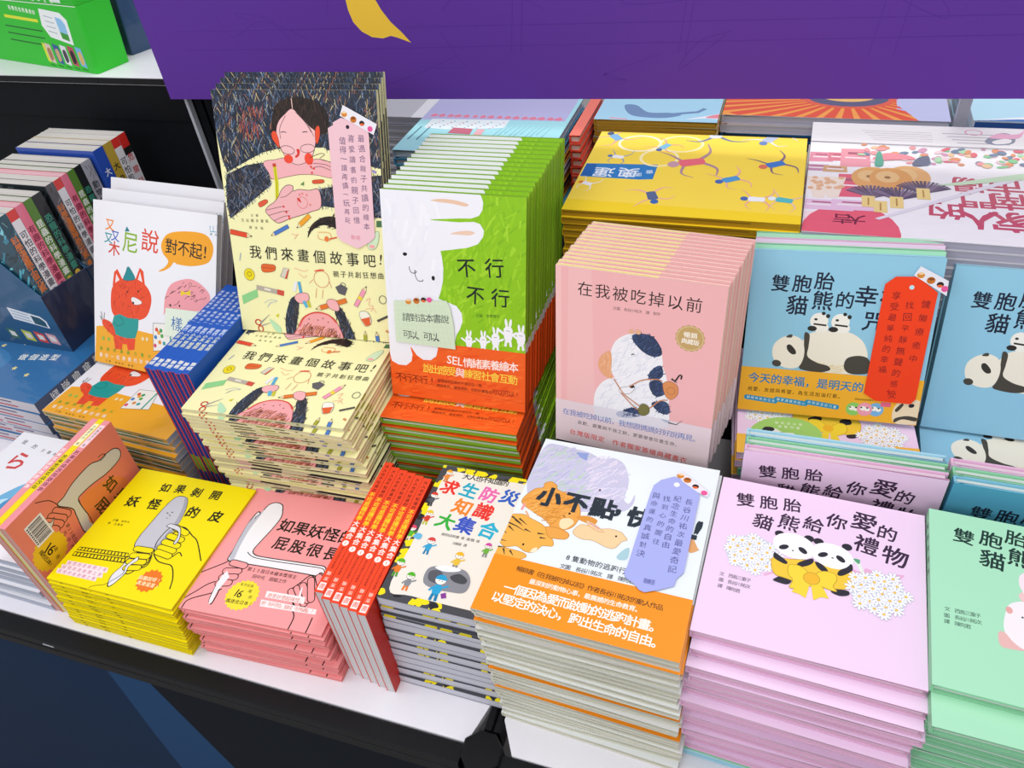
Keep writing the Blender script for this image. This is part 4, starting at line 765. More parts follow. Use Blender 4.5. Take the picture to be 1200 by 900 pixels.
A.blob([(57.5,127.9),(56.7,137.2),(65.7,141.2),(72.1,136.6),(67.3,127.4),(62.6,124.5)], '#f3ddb0'); A.ell([(63.7,147.8)][0], 1.5, 1.5, INK)
A.blob([(39.3,119.7),(50.5,124.4),(66.3,122.4),(72.1,117.8),(69.5,111.6),(57.8,109.3),(45.4,108.9)], OG, .6, '#b9762a'); A.blob([(73,146.4),(85.9,149.9),(96.9,146.5),(93.8,139.4),(78.2,141.4)], '#e0963c')
A.blob([(-7.5,99),(-6.6,124.8),(11.6,133),(23.1,129.6),(40.7,123.2),(48.4,111.3),(55.9,107.2),(58.6,98.8),(47.2,95.7),(41.7,85.7),(31.2,83.7),(19.6,88),(5.8,84.1)], '#f0b14e', .6, '#c07f2a'); A.blob([(-3.5,81.6),(11.4,82.7),(29.4,81.7),(34.9,77.3),(27.7,72.3),(8,71.2),(-3.2,74.1)], '#f0b14e', .6, '#c07f2a')
A.line([(57.5,142.9),(59.9,141.9)], 1, INK); A.line([(8.3,138.6),(8.7,148.7)], 3, '#e9a0a0'); A.line([(19.3,131.8),(13.6,138.4)], 2.4, '#e9b48a')
for q in ([(5.8,123.3),(17.2,116.8)], [(21,113.1),(29.5,110.7)], [(-5.6,118.5),(10.1,114.8),(22,110.2)], [(0.6,126.7),(15,119.4)], [(1.8,112.6),(10.3,107)], [(-6,91.6),(6.7,92)], [(-1.2,82.2),(8.6,83.4)], [(37,111.2),(45.6,112.1)], [(41.2,106.2),(48.6,106.7)], [(14.7,80.6),(20.5,74.8)], [(6.8,81.4),(10.9,73.5)], [(10,126),(21.4,119.5)], [(-3.7,106.3),(3.1,101.9)]): A.line(q, 2.4, '#4a3a2c', taper=True)
A.blob([(37.2,84.5),(38.9,90.4),(43.5,91.6),(42.9,86.1)], '#f6e6c4'); A.ell([(26.4,92.3)][0], 1.2, 1.5, INK)
A.blob([(74.8,123.2),(79.9,135.6),(89.6,136.6),(100,134.8),(113.8,138.6),(126.3,137.4),(130.7,134),(135.6,128.7),(130.5,124.9),(124.8,114.3),(115.5,113.2),(99.7,117.8),(85.3,116.9)], '#f2cf9e', .6, '#c9955a'); A.blob([(85.2,143.4),(96.1,140),(108,132.4),(100.8,131.9),(89.6,136.6)], '#f0c89c', .5, '#c9955a'); A.line([(88.4,141),(102.3,135.4)], 1.6, '#d8a0a0'); A.ell([(122.7,130.3)][0], 1.1, 1.4, INK)
A.blob([(129.8,103.9),(134.4,114),(140.4,118.6),(141.4,104.3),(134.1,100.8)], '#a9cdd6'); A.blob([(199.3,138),(203.1,149.5),(210.7,138.3),(212.3,135.8),(204.2,130)], '#e0a46a')
TT = '#27333d'
A.text('小不點', *[(33.8,164.9),(98.6,164.4)], TT, 30, .075); A.text('，', [(124.5,170.1)][0], col=TT, size=30, bold=.06, ang=-8); A.text('快逃', *[(142,161.4),(175.3,160.1)], TT, 30, .07); A.text('!', [(206.2,162.2)][0], col=TT, size=36, bold=.07, ang=-10)
A.text('8隻動物的逃跑行動', *[(79.6,88.7),(148.8,87.8)], '#2e3640', 8.6, .008); A.text('文圖 長谷川祐次　譯 陳宛君', *[(77.3,76.1),(152.4,77.5)], '#3a424a', 6.6, .004)
bd = c.belt(.0725, '#f6921e'); bd.fill('#f6941f'); BH = 86
bd.text('暢銷書《在我被吃掉以前》作者長谷川祐次的動人作品', *[(33.3,59.9),(187,54.9)], '#2a2018', 7.6, .01)
bd.text('最深刻的動物心事，最震撼的生命教育。', *[(51.9,48.3),(167,46)], '#fdf6ea', 7.2, .022)
bd.text('一個因為愛而啟動的逃跑計畫。', *[(31,34),(188,31.1)], '#fffaf2', 13.5, .026); bd.text('以堅定的決心，跑出生命的自由。', *[(22.6,20.1),(193.6,14.5)], '#fffaf2', 13.5, .026)
c.foot.rect(0, 0, 217, 2.4, '#a9b3b8')
c.spine.fill('#dfe4e0'); c.bandspine.fill('#f2931f'); c.done(); ESC = c
pl = Book(.217, .257, .0088, '#e4e2d2', page='#c9d0d2', hard=True, m=GLOSS, edge='#dedccb'); pl.front.fill('#e9ecec')
pl.foot.rect(0, 0, 217, 3.0, '#a3aeb4'); pl.done(); pl.pile_label = 'pale bandless hardcover'
bandless = {i: pl for i in range(4, 26) if i not in (13, 17, 18)}
pile(ESC, POSES['G'], 26, .0005, 'hardcover with sleeping bear and tiger, topmost of the pale pile, blue tag on it', 'orange-banded hardcover',
     'the blue-tag pile', 'pile of animal escape hardcovers', jx=.003, jy=.003, alt=bandless, drift=(.010, .002), ja=1.0)

# ------------------------------------------------------------------ twin panda hardcovers
def panda_title(A, P_, lines, col, z, b=.004):
    for st, (p, q) in lines: A.text(st, p, q, col, z, b, jit=1.5)
def daisies(A, c0, rx, ry, n):
    lv0 = A.lv
    for i in range(n):
        A.lv = lv0 + (i % 3) * 22
        r = math.sqrt((i + .5) / n); t = i * 2.39996
        o = (c0[0] + rx*r*math.cos(t), c0[1] + ry*r*math.sin(t)); a0 = random.uniform(0, 60); z = random.uniform(5.4, 6.8)
        for j in range(9):
            a = R(a0 + 40*j); p = (o[0] + z*.75*math.cos(a), o[1] + z*.75*math.sin(a))
            A.ell(p, z*.60, 1.55, '#a9aec4', a0 + 40*j, 8); A.ell(p, z*.55, 1.2, '#fdfdff', a0 + 40*j, 8)
        A.ell(o, 1.7, 1.5, '#eec35a', 0, 8)
def hc(col, edge, sp=None): return Book(.215, .211, .0122, col, page='#ecd9e4' if col == '#f0cdea' else '#dfe6e2', hard=True, m=GLOSS, edge=edge)
c = hc('#f0cdea', '#e6b9d6'); A = c.front; A.fill('#f1d3ef'); TN = '#3a2840'
A.text('雙胞胎', *[(28.9,181.7),(79.3,187.7)], TN, 20.5, .024, jit=2); A.text('貓熊給你愛的', *[(51.1,155.6),(130.3,176.9)], TN, 21, .008, jit=2) if 0 else None
for ch, p, z in zip('貓熊給你愛的禮物', [(51.2,155.3),(78.2,161.5),(103.4,166.2),(126.6,176.5),(154.5,183.8),(177.6,174.7),(157.7,152.8),(185.8,145.3)], (21, 22, 20, 21, 26, 20, 24, 25)): A.text(ch, p, col=TN, size=z*1.06, bold=.024, ang=-9)
A.text('文 西島三重子', *[(19.6,74.6),(46.6,74.3)], '#3a3040', 5.4, .006); A.text('圖 長谷川祐次', *[(19.9,67),(47.1,66.3)], '#3a3040', 5.4, .006); A.text('譯 陳宛君', *[(20,59.3),(38.1,58.3)], '#3a3040', 5.4, .006)
A.blob([(149.7,115.7),(162.8,121),(173,117.2),(187,122.7),(195,123.7),(187.1,114.6),(175.2,111.1),(163,115.6)], '#e9b2d4'); A.blob([(144.4,118.3),(152.7,116.6),(158.7,122.5),(165.9,119.2),(156.9,113.8),(146.8,110.8)], '#e9b2d4'); A.line([(147,130.2),(151.3,125.9),(158.1,110)], 4, '#e8efe4'); A.blob([(145.9,131.3),(152.2,131.8),(151.3,125.9)], '#58a878'); A.line([(60.7,85.4),(70.6,92.4)], 3, '#e9b2d4')
A.ell([(45.6,110.1)][0], 28, 23, '#d4d8e4'); daisies(A, [(45.6,110.1)][0], 27, 22, 24)
A.ell([(170.5,95.1)][0], 27, 23, '#d4d8e4'); daisies(A, [(170.5,94.6)][0], 28, 25, 25)
YB = '#f4d63a'; BK = '#2b2a34'
A.blob([(70.6,82.8),(81.4,91.5),(88.2,86.7),(84.7,80.2),(74.1,80.3)], BK); A.blob([(127.6,86.3),(141.7,89.2),(143.9,84.6),(136.1,80.9),(127.9,82.4)], BK)
A.blob([(66.3,102.4),(68.5,111.6),(79.3,111.9),(104.7,116.5),(125.9,114.3),(142.4,116.4),(147,106.8),(143.6,92.4),(127.6,87.6),(107.2,84.2),(81.8,87.5),(70.9,89.8)], '#f2c93c', .7, '#c89a28')
for q in [(70.6,143.7),(100.7,145.4),(110.5,144.2),(139,144.8)]: A.ell(q, 5.2, 4.4, BK)
A.ell([(86.6,131.3)][0], 22, 16.5, '#fbf9fa', -8); A.ell([(125,128.9)][0], 21.5, 16, '#fbf9fa', -8)
for q, a in zip([(76.5,127),(95.8,127.6),(116,128),(133.6,127.2)], (30, -38, 30, -38)): A.ell(q, 5.4, 3.1, BK, a)
for q in [(85.9,124.7),(125.6,126.3)]: A.ell(q, 1.2, .8, BK)
for q in ([(67.9,117.2),(73.6,114.5),(81.9,108.4),(80,105),(71.1,108),(67.5,111.3)], [(106.6,119.8),(100.4,116.6),(92.4,110),(92.9,105.1),(101.1,108.4),(107,114.3)], [(109,116.3),(115.4,115.4),(122.1,109),(120.3,104.9),(112.7,109)], [(144.2,123.8),(145.6,115.9),(136.7,106.4),(131.6,106.3),(133.3,112.3),(140.3,118.5)]): A.blob(q, BK)
for q in ([(106.4,94.8),(97.1,105.8),(84.3,105.4),(84.4,93.7),(89.3,87),(87.1,76.9),(99.3,80.5)], [(108.4,95.4),(116,105.8),(128.5,106.7),(131.4,99.4),(128.4,90.5),(131.8,84.9),(117.3,87.2)]): A.blob(q, YB, .7, '#c89a28')
A.poly([(98.6,88.4),(105.8,89.2),(105.4,81),(103.4,68.5),(96.9,71.8),(89.6,72.3),(93.1,80)], YB); A.poly([(106.8,89.5),(115,90.5),(120.7,82.9),(125.3,74.3),(118.2,74.3),(110.9,68.2)], YB)
A.ell([(107.3,94.2)][0], 8, 7.4, '#f0b92e'); A.ring([(107.3,94.2)][0], 8, 7.4, .7, '#c89a28')
c.spine.fill('#ecc6e2'); c.spine.text('雙胞胎貓熊給你愛的禮物', (6, 190), (6, 70), TN, 8, .01, 0); c.done(); PKP = c
PKP.pile_label = 'pink panda hardcover'
# green sister book
c = hc('#a5dfb8', '#8fcfa4'); A = c.front; A.fill('#abe4c0'); TG = '#1f3a34'
for ch, p, z in zip('雙胞胎貓熊', [(32.2,180.3),(57.6,183.5),(81,191.5),(57,157.1),(82.6,165.9)], (19.5, 21, 20, 23, 23)): A.text(ch, p, col=TG, size=z*1.06, bold=.024, ang=-8)
A.text('文 西島三重子', *[(14.4,84.9),(40.9,85.5)], '#2a4a40', 5.4, .006); A.text('圖 長谷川祐次', *[(13.8,77.3),(41.1,78.1)], '#2a4a40', 5.4, .006); A.text('譯 陳宛君', *[(13.7,70.5),(31.8,70.4)], '#2a4a40', 5.4, .006)
A.blob([(66.3,102.1),(72.3,110.1),(83.4,114.8),(97.9,116.8),(103.4,101.5),(100.6,75.1),(90.9,63),(76.9,58.6),(67.1,64.5),(62,79.2)], '#f6eef0'); A.blob([(57.1,71.8),(62.5,73.5),(68.9,65.1),(77,59.7),(87.2,59.6),(68.2,57),(58,58.2)], '#e9b9b4')
A.blob([(77.6,120.5),(82.6,125.8),(93.8,130.5),(98.6,124.5),(92.5,116.4),(81.5,113)], '#f0c8c8'); A.blob([(79.1,138.8),(82.6,147.7),(94.2,153.9),(102.6,146),(98.9,127),(85.7,120.5),(80.1,128.9)], '#f6e4ea'); A.ell([(68,100.2)][0], 3, 4, '#e9a9a4'); A.ell([(78.8,95.1)][0], 1, 1, BK)
c.spine.fill('#8ccf9f'); c.spine.text('雙胞胎貓熊', (6, 190), (6, 130), TG, 8, .01, 0); c.done(); GRP = c; GRP.pile_label = 'green panda hardcover'
# blue sister book, with and without its yellow band
def blue(kind):
    c = hc('#8fc9e2' if kind != 2 else '#4fa3c4', '#a9d8ea' if kind != 2 else '#7fc0d6'); A = c.front; A.fill('#93c8e0' if kind != 2 else '#55a6c4'); TB = '#1c2438'
    for ch, p, z in zip('雙胞胎貓熊的幸福咒語', [(35.5,170.5),(60.7,171.4),(85.9,176.1),(57.7,144.1),(86.5,151.6),(111.8,153.8),(135,160),(163.4,159.7),(147.7,129.5),(172.4,131.3)], (21, 22, 22, 25, 24, 21, 26, 25, 25, 25)): A.text(ch, p, col=TB, size=z*1.05, bold=.022, ang=-2)
    A.blob([(66.7,87.3),(72.3,104.6),(82.7,112.4),(102.2,115.2),(122,114.5),(137.8,105.6),(145.9,91.1),(147.1,74.5),(138.9,62.5),(119.3,60.1),(91.5,61),(75.7,65.3)], '#f2ead8'); A.scribble([(82.6,71.6),(123,69.6),(143.5,82.6),(143,68.5),(119.2,61.3),(88.8,62.2)], 60, 9, 0, 40, 1.2, ['#e6d3a8', '#eadcb8'])
    A.blob([(70.9,110.1),(77,107.8),(77.5,92.4),(77.8,79.8),(90.1,72.3),(103.1,69.2),(106.3,63.8),(94.2,59.8),(76.2,61),(69.3,64.7),(72.8,79.3),(71.9,93.4)], '#4a463e')
    A.blob([(121.8,69.5),(124,80.9),(135.7,85.3),(147,83.5),(151.9,75),(151,64.2),(139.1,61.1),(127.8,62.1)], '#4a463e')
    A.blob([(36.3,76.2),(35.6,90.4),(43.5,101),(55.8,105.6),(67.6,101.5),(72.7,90.6),(73.1,76.5),(68.1,64.6),(55.5,62),(43.3,66.7)], '#f4ecda'); A.ell([(41.9,67.5)][0], 5.6, 4.4, '#4a463e', -10); A.blob([(51.7,91.7),(55.8,93.5),(62.4,87),(63.5,81.9),(59,81),(53.4,85.6)], '#39352f'); A.blob([(49.7,102.8),(53.1,106.5),(56.9,106.2),(56.1,102.8)], '#4a463e')
    for o in [(85.9,126.4),(110.5,126.8)]:
        A.ell(o, 10.5, 10.5, '#f4f0e6'); A.ell((o[0]+3, o[1]-8), 9, 6.5, '#f4f0e6'); A.ell((o[0]-7, o[1]-10), 5.5, 3.4, '#2f2b28'); A.ell((o[0]-4, o[1]+2), 2, 1.5, '#2f2b28'); A.line([(o[0]-6, o[1]-4), (o[0]+9, o[1]-5)], 2.2, '#2f2b28'); A.ell((o[0]+4, o[1]+10), 2.2, 2.2, '#2f2b28'); A.ell((o[0]+9.5, o[1]+7), 2.4, 2.6, '#2f2b28')
    if kind == 1:
        bd = c.belt(.0600, '#f3b02a'); bd.fill('#f5b431')
        bd.text('今天的幸福，是明天的勇氣。', *[(16.1,45.6),(183.3,43.5)], '#1f7fb4', 14, .028); bd.text('用愛、友誼與希望，為生活加油打氣。', *[(12.8,30.1),(123.3,29.7)], '#3a2e1a', 6.2, .012)
        for q, st in zip(([(9.9,18.2),(45.4,15.5)], [(47.1,18.7),(82.5,15.8)], [(85.1,18.5),(120.1,15.1)]), ('翻開熊熊的日常', '讓愛讓樣的貼心', '找到安定的力量')):
            bd.line(q, 6.6, '#2a93c4'); bd.ell(q[0], 3.3, 3.3, '#2a93c4'); bd.ell(q[1], 3.3, 3.3, '#2a93c4'); bd.text(st, (q[0][0]+2, q[0][1]), (q[1][0]-2, q[1][1]), '#eef6f4', 4.0, .012)
        for o, cl in zip([(140.4,14.9),(166.4,16.5),(153.4,15.7)], ('#8fcf6a', '#7ab4e0', '#f0a0b4')): bd.ell(o, 9, 9, cl); bd.ell((o[0]-2, o[1]+1), 3.6, 3, '#f8f6ee'); bd.ell((o[0]+3, o[1]), 3.2, 2.6, '#f8f6ee'); bd.ell((o[0]-4, o[1]+2), 1.2, 1, BK); bd.ell((o[0]+3, o[1]+2), 1.2, 1, BK)
        bd.text('雙胞胎療癒插畫卡', *[(141.6,28.4),(161,28.4)], '#6a5020', 2.8); q = [(171,24.2),(182.5,24.6)]; bd.line(q, 6, '#e86a8a')
        bd.blob([(186.4,7),(186.7,21.6),(194.8,32.4),(211.4,34.2),(220.1,25.1),(223.3,5.3),(207,0.6),(192.3,0.4)], '#f0dcb8'); bd.ell([(206,25.9)][0], 3.4, 2.6, BK, 20); bd.blob([(190,7.4),(202.8,11.8),(215.2,10.2),(213.5,5.7),(198.7,6.9),(189.7,1.6)], '#4a463e'); bd.blob([(188.3,18.8),(194.3,27.5),(197,25.5),(191.1,16.3)], '#4a463e')
        c.bandspine.fill('#f3b02a')
    c.spine.fill('#84bfd8' if kind != 2 else '#4a98b8'); c.done(); c.pile_label = 'pale blue panda hardcover' if kind != 2 else 'teal panda hardcover'
    return c
PBB, PBP, PBT = blue(1), blue(0), blue(2)
pile(PKP, POSES['H'], 18, .0005, 'pink hardcover with two pandas and daisies lying flat, on top of the tall pink pile', 'pink panda hardcover lying flat', 'the tall pink panda pile', 'pile of pink panda hardcovers',
     jx=.004, jy=.003, alt={16: GRP, 17: PBP}, drift=(.004, .006), ja=1.1, stag=[0, -.014, -.024, -.028, -.030, -.024, -.034, -.030, -.026, -.033, -.029, -.034, -.026])
pile(GRP, POSES['I'], 19, .0005, 'green panda hardcover lying flat, on top of the green pile', 'green panda hardcover lying flat', 'the green panda pile', 'pile of green panda hardcovers', jx=.002, jy=.002, drift=(.010, .002), ja=.7, stag=[0, -.034, -.012, -.016, -.008, -.014, -.010])
row(PBB, POSES['PBLUE'], 4, .0138, 'pale blue panda hardcover with yellow band standing at the front, red-orange tag taped on it', 'panda hardcover', 'the leaning row with the red tag', 'standing panda hardcovers with red tag', alt={1: GRP, 2: PKP, 3: GRP}, dz=-.0)
row(PBP, POSES['PANDA'], 3, .0138, 'pale blue panda hardcover without a band standing at the right edge', 'pale blue panda hardcover standing', 'the right edge row', 'standing pale blue panda hardcovers')
row(PKP, POSES['PKUP'], 3, .0133, 'pink panda hardcover standing half hidden behind the tall pink pile', 'panda hardcover', 'the row behind the tall pink pile', 'panda hardcovers standing behind the pink pile', alt={1: GRP, 2: PBP})
row(PBT, POSES['TEALUP'], 3, .0133, 'teal panda hardcover standing half hidden behind the green pile', 'panda hardcover', 'the row behind the green pile', 'panda hardcovers standing behind the green pile', alt={1: GRP, 2: PKP})
# banded pink ones lying under the red-tag row, blue ones at the right
c = hc('#f0cdea', '#e6b9d6'); A = c.front; A.fill('#f1d3ef'); A.lv = 2
A.ell([(38.6,71.1)][0], 26, 12, '#d4d8e4'); daisies(A, [(37.2,73)][0], 26, 12, 14)
A.ell([(173.5,48.9)][0], 25, 21, '#d4d8e4'); daisies(A, [(173.4,48.2)][0], 26, 22, 22)
A.blob([(70.7,79.2),(97.7,90.8),(129.2,90.5),(150.9,73.1),(146.2,49.2),(131,48),(115.9,49.1),(90.4,49.7),(75.3,59.6)], '#f2c93c', .7, '#c89a28'); A.blob([(88.9,73.3),(102.3,79.1),(104.5,71.3),(91.2,65.6)], BK); A.blob([(127.9,74.2),(138.5,77.5),(140.2,67.8),(127.3,65.4)], BK); A.blob([(133.5,47.5),(146.2,50),(143.1,43.1),(134.3,42.3)], BK)
A.blob([(112.6,56.5),(101.8,70.9),(88.7,69.3),(90.6,53.6),(95.3,46.4),(105.7,49.7)], YB, .7, '#c89a28'); A.blob([(113.8,56.6),(124.9,67.9),(133.6,65),(132.5,51.3),(120.7,45.1)], YB, .7, '#c89a28')
A.poly([(105.9,51.7),(113.5,50.7),(109.9,34.9),(106.3,38.3),(99.8,35.5)], YB); A.poly([(113.6,52.7),(119.9,51.6),(125,35),(118.8,36.1),(113.5,32.7)], YB); A.ell([(111.8,57.1)][0], 6.4, 6.4, '#f0b92e')
c.spine.fill('#ecc6e2')
bd = c.belt(.0340, '#f4b83e'); bd.fill('#f6bc48'); bd.line([(90.8,17.7),(109.6,15.8)], 1.0, '#6a4a2a')
m = Mesh(); a = Art(m, lambda u, v, l: (u, v, .0126 + l), 215, 211); a.lv = 20; a.poly([(16.6,40.2),(19.8,50.5),(33.1,63.1),(49.2,69.2),(70.4,71),(88.5,65.2),(100.8,53),(103.7,37.9),(99.5,30.9),(79.3,32.8),(58.8,34.8),(38.1,35.9),(22.4,37)], '#a6d672', True); a.blob([(31.6,42.9),(38.3,48.9),(48.7,47.5),(56.5,42.2),(69.4,42.3),(69.2,36.1),(56.3,35.6),(40.7,38.6)], '#f6f4ee'); a.blob([(30.3,42),(34.3,49.6),(43.5,50),(46.1,45.6),(40.8,41.4),(34.2,39.3)], BK); a.ell([(54.3,40.4)][0], 3.4, 1.8, BK); a.text('貓熊迷必收', *[(49,59.4),(78.4,59.2)], '#f2fae4', 5, .01); a.text('最愛限量', *[(52.8,52.8),(75,52.4)], '#f2fae4', 5, .01)
c.extra = [('round_sticker', m.data('round_sticker', GLOSS))]
c.done(); PKB = c; PKB.pile_label = 'banded pink panda hardcover'
pile(PKB, POSES['P'], 4, .1504, 'pink panda hardcover with yellow band and green sticker lying under the red-tag row', 'panda hardcover', 'the small pile under the red-tag row', 'pile of banded pink panda hardcovers', alt={2: GRP, 3: PKB}, jx=.004)
pile(PBP, POSES['PB2'], 4, .1264, 'pale blue panda hardcover lying flat under the right edge row', 'pale blue panda hardcover', 'the pile under the right edge row', 'pile of pale blue panda hardcovers')

# ------------------------------------------------------------------ pink cow books
c = Book(.200, .250, .0071, '#f0b4b2', page='#f3e2a2', m=PRINT, edge='#f6dccf'); A = c.front; A.fill('#f2b6b6'); KT = '#2a2420'
A.rect(0, 0, 7, 250, '#f5c4c0'); A.poly([(14, 0), (16, 250), (44, 250), (56, 0)], '#f4bebd')
A.text('在我被吃掉以前', *[(36.7,223.8),(164.6,223.3)], KT, 19.5, -.004); A.text('文圖 長谷川祐次　譯 劉宇', *[(73.7,205.1),(125.8,206)], '#6a5250', 4.6)
A.burst([(163.9,181.4)][0], 17.5, 16, '#c6a468', .08); A.ring([(163.9,181.4)][0], 15, 15, .6, '#e9d6aa'); A.text('暢銷', *[(159.9,185.4),(168,185.4)], '#fdf6e6', 8, .02); A.text('典藏版', *[(157.4,177.1),(171.2,176.9)], '#fdf6e6', 7.4, .02)
Wc = '#f2f1f4'; NV = '#31405e'
A.blob([(51.4,77.4),(56.6,94.3),(68.6,107.8),(87.4,114.8),(105.8,120.1),(123.8,126.8),(133.3,140.5),(143.5,113),(146.7,80),(147.3,61.2),(134,51.6),(106.6,54.6),(84.5,52.6),(62,50.6),(52.7,58.2)], Wc); A.scribble([(52.8,74.5),(68.7,106.3),(129.2,124.9),(143.2,109.9),(144.1,60.4),(61.9,53.9)], 120, 10, 20, 80, 1.0, ['#e4e3ec','#fbfafc','#dcdfe9'])
A.blob([(71.3,149),(77.4,163.3),(90.1,173.7),(105.4,177),(119.5,175.3),(129,165.7),(134,149.4),(134.4,131.9),(124.3,119.4),(106.2,112.6),(87.6,110.2),(75.2,113.8),(70.5,131)], Wc); A.scribble([(72.7,146.3),(90.1,172.8),(121,172.7),(132.7,149.2),(131.3,131.3),(87.5,111.7),(72.1,125.3)], 110, 9, 20, 80, 1.0, ['#e4e3ec','#fbfafc','#dcdfe9'])
for q in ([(97.8,175),(110.5,177.9),(122.1,175.2),(131.2,163.2),(132.4,153.4),(122.4,149.5),(110.6,153.6),(101,161.9),(96.8,168.3)], [(118.8,124.3),(124.7,134.4),(133.4,139.1),(136.3,126.4),(129.6,119),(120.4,118.6)], [(120.7,113.6),(129.6,119),(137.7,114.7),(142.3,103.6),(131.1,95),(122.7,102.4)], [(125.1,85),(139.3,90.7),(146.2,86.1),(147.8,75.5),(140.7,71.7),(131,76.3)], [(89.5,65.2),(100.2,72.4),(112.5,72.1),(114.2,64.5),(100.9,58.1),(91.2,59.1)]):
    A.poly(q, NV, True); A.scribble(q, 45, 7, 20, 80, .9, ['#3d5078', '#243150', '#465a84'])
A.blob([(69.5,147.2),(72.5,137.4),(72.3,119.3),(74.6,109.9),(65.8,110.3),(57.9,117.9),(55.4,128),(59.4,139.3)], '#e9a87c'); A.scribble([(68.7,145.6),(72.5,113.2),(60,119.8),(56.9,131.4)], 30, 7, 60, 110, .9, ['#e39a6a', '#f0bb94'])
for q in [(95,178.2),(103.2,179.1)]: A.ell(q, 3.4, 3.2, '#e8b48c')
A.poly([(115.8,174.6),(122.7,177.3),(122.3,172.4)], NV); A.line([(96.6,146.8),(98.3,148.9),(100.4,148.1)], 1.2, '#20222c'); A.blob([(84,97.1),(98.7,103.4),(102.8,101.2),(96.5,92.1),(85.7,91.2)], Wc, .5, '#8a7a70'); A.ell([(99.5,102.9)][0], 3.2, 2, '#20222c', 20)
for q in ([(76.2,109.4),(88.4,91.8),(99.6,83.4),(113.6,75.5)], [(96,102.2),(111.4,114.6),(129.5,119.6),(136.1,118)], [(85.7,91.2),(108.4,71.1),(121.7,75.8),(134.1,89.5),(144.4,93.4)]): A.line(q, 1.5, '#c98558', True)
A.blob([(137.1,114.6),(145,119.9),(154.4,115.3),(155.3,103.4),(148.2,95.2),(141.4,98.8)], '#dc9058', .6, '#b06a38'); A.ring([(147.3,107.1)][0], 5, 5, .8, '#b8723e')
A.blob([(109,71.3),(113.3,81.1),(121.5,78.9),(122.6,69.7),(116.4,64.1),(110.9,65.3)], '#7a7440', .5, '#4a4628'); A.line([(150.1,121),(152.4,123.8),(155.7,130.4),(158.5,130.4),(157.9,125.6)], 1.8, '#222', True); A.line([(146.8,124.1),(154,119.7)], 2.6, '#222', taper=True)
A.line([(147.3,61.2),(157.4,60.4),(164.6,68.5)], 2, '#3a3f52', taper=True)
bd = c.belt(.0645, '#ecd8dc'); bd.fill('#ead6dc'); bd.poly([(45, 66)] + [(50.9,61.1),(52.8,51.7),(62.1,45.7),(84.7,46.2),(112.3,49.5),(134.2,48.4),(148.5,55.1),(146.9,65.9)] + [(150, 66)], '#e4dfe8')
bd.poly([(81.9,61.1),(100.2,71.8),(113.9,69.9),(113,62.6),(98.2,56.5),(84.4,55.2)], '#b9bcd0', True); bd.poly([(132.7,70.4),(145.7,75),(150.3,66.7),(144.1,60.4)], '#b9bcd0', True)
bd.text('在我被吃掉以前，我想跟媽媽好好說再見。', *[(14,46.6),(183.7,44.6)], '#4a74c0', 10.2, .004); bd.text('哀歎、震驚與不捨之餘，更要學會珍重生命。', *[(32.9,33.7),(161.1,30.4)], '#2e2a30', 6.4, .008); bd.text('台灣版限定　作者獨家簽繪典藏書衣', *[(23.3,16.4),(170,9.5)], '#e0483c', 9.4, .012)
c.head.rect(0, 0, 122, 7.6, '#f7e596'); c.head.rect(122, 0, 200, 7.6, '#f0bcb4'); c.rim.rect(0, 0, 64, 7.1, '#e6d3da')
m2 = Mesh()
c.done(); COWB = c
top_pale = COWB
row(COWB, POSES['COW'], 13, .0083, 'pink hardback-jacketed book with black and white cow standing at the front of the pink row', 'pink cow book standing', 'the pink cow row', 'standing pink cow books', dx=.0015)
# ------------------------------------------------------------------ back piles: yellow games book, white market book, others under the sign
c = Book(.310, .253, .0105, '#f2c81e', page='#b98f1c', m=GLOSS, edge='#e9bf20'); A = c.front; A.fill('#fbdb4c'); A.poly([(0, 0), (310, 0), (310, 22), (0, 30)], '#f9d628')
A.poly([(2.1,140),(107.4,146.1),(107.6,100.3),(90,97),(53,97.4),(1.9,98.4)], '#2f7fc0'); A.poly([(2.6,137.9),(18.6,138.9),(17.9,100.2),(2.4,101.2)], '#1f62a8')
A.text('運奧', *[(34.1,115.5),(69.2,117.3)], '#eaf2f6', 32, .02, 180); A.text('圖書', *[(84.1,112.3),(99.1,122.6)], '#d8e8f2', 12, .01, 190)
for x, y, rx in ((600, 272, 35), (795, 275, 35), (690, 340, 30)): A.ring([(68.1,214.9),(130.7,218.4),(105.3,168.4)][[600, 795, 690].index(x)], rx*.9, 27, 4.2, '#fdf0b8' if x > 640 else '#fdf6d6')
def sporty(A, q, cols, s=1.0, a=0):
    o = q; ca, sa = math.cos(R(a)), math.sin(R(a)); f = lambda x, y: (o[0] + (x*ca - y*sa)*s, o[1] + (x*sa + y*ca)*s)
    A.line([f(-2, -6), f(-16, -16), f(-30, -12)], 4.2*s, cols[1], True, True); A.line([f(3, -6), f(15, -18), f(32, -20)], 4.2*s, cols[1], True, True); A.line([f(-3, 8), f(-18, 14), f(-28, 6)], 3.2*s, cols[1], True, True); A.line([f(3, 8), f(18, 16), f(27, 24)], 3.2*s, cols[1], True, True)
    A.blob([f(-6, 10), f(0, 12), f(6, 10), f(6, -2), f(5, -9), f(-5, -9), f(-6, -2)], cols[0]); A.ell(f(0, 17), 5*s, 5.6*s, cols[2])
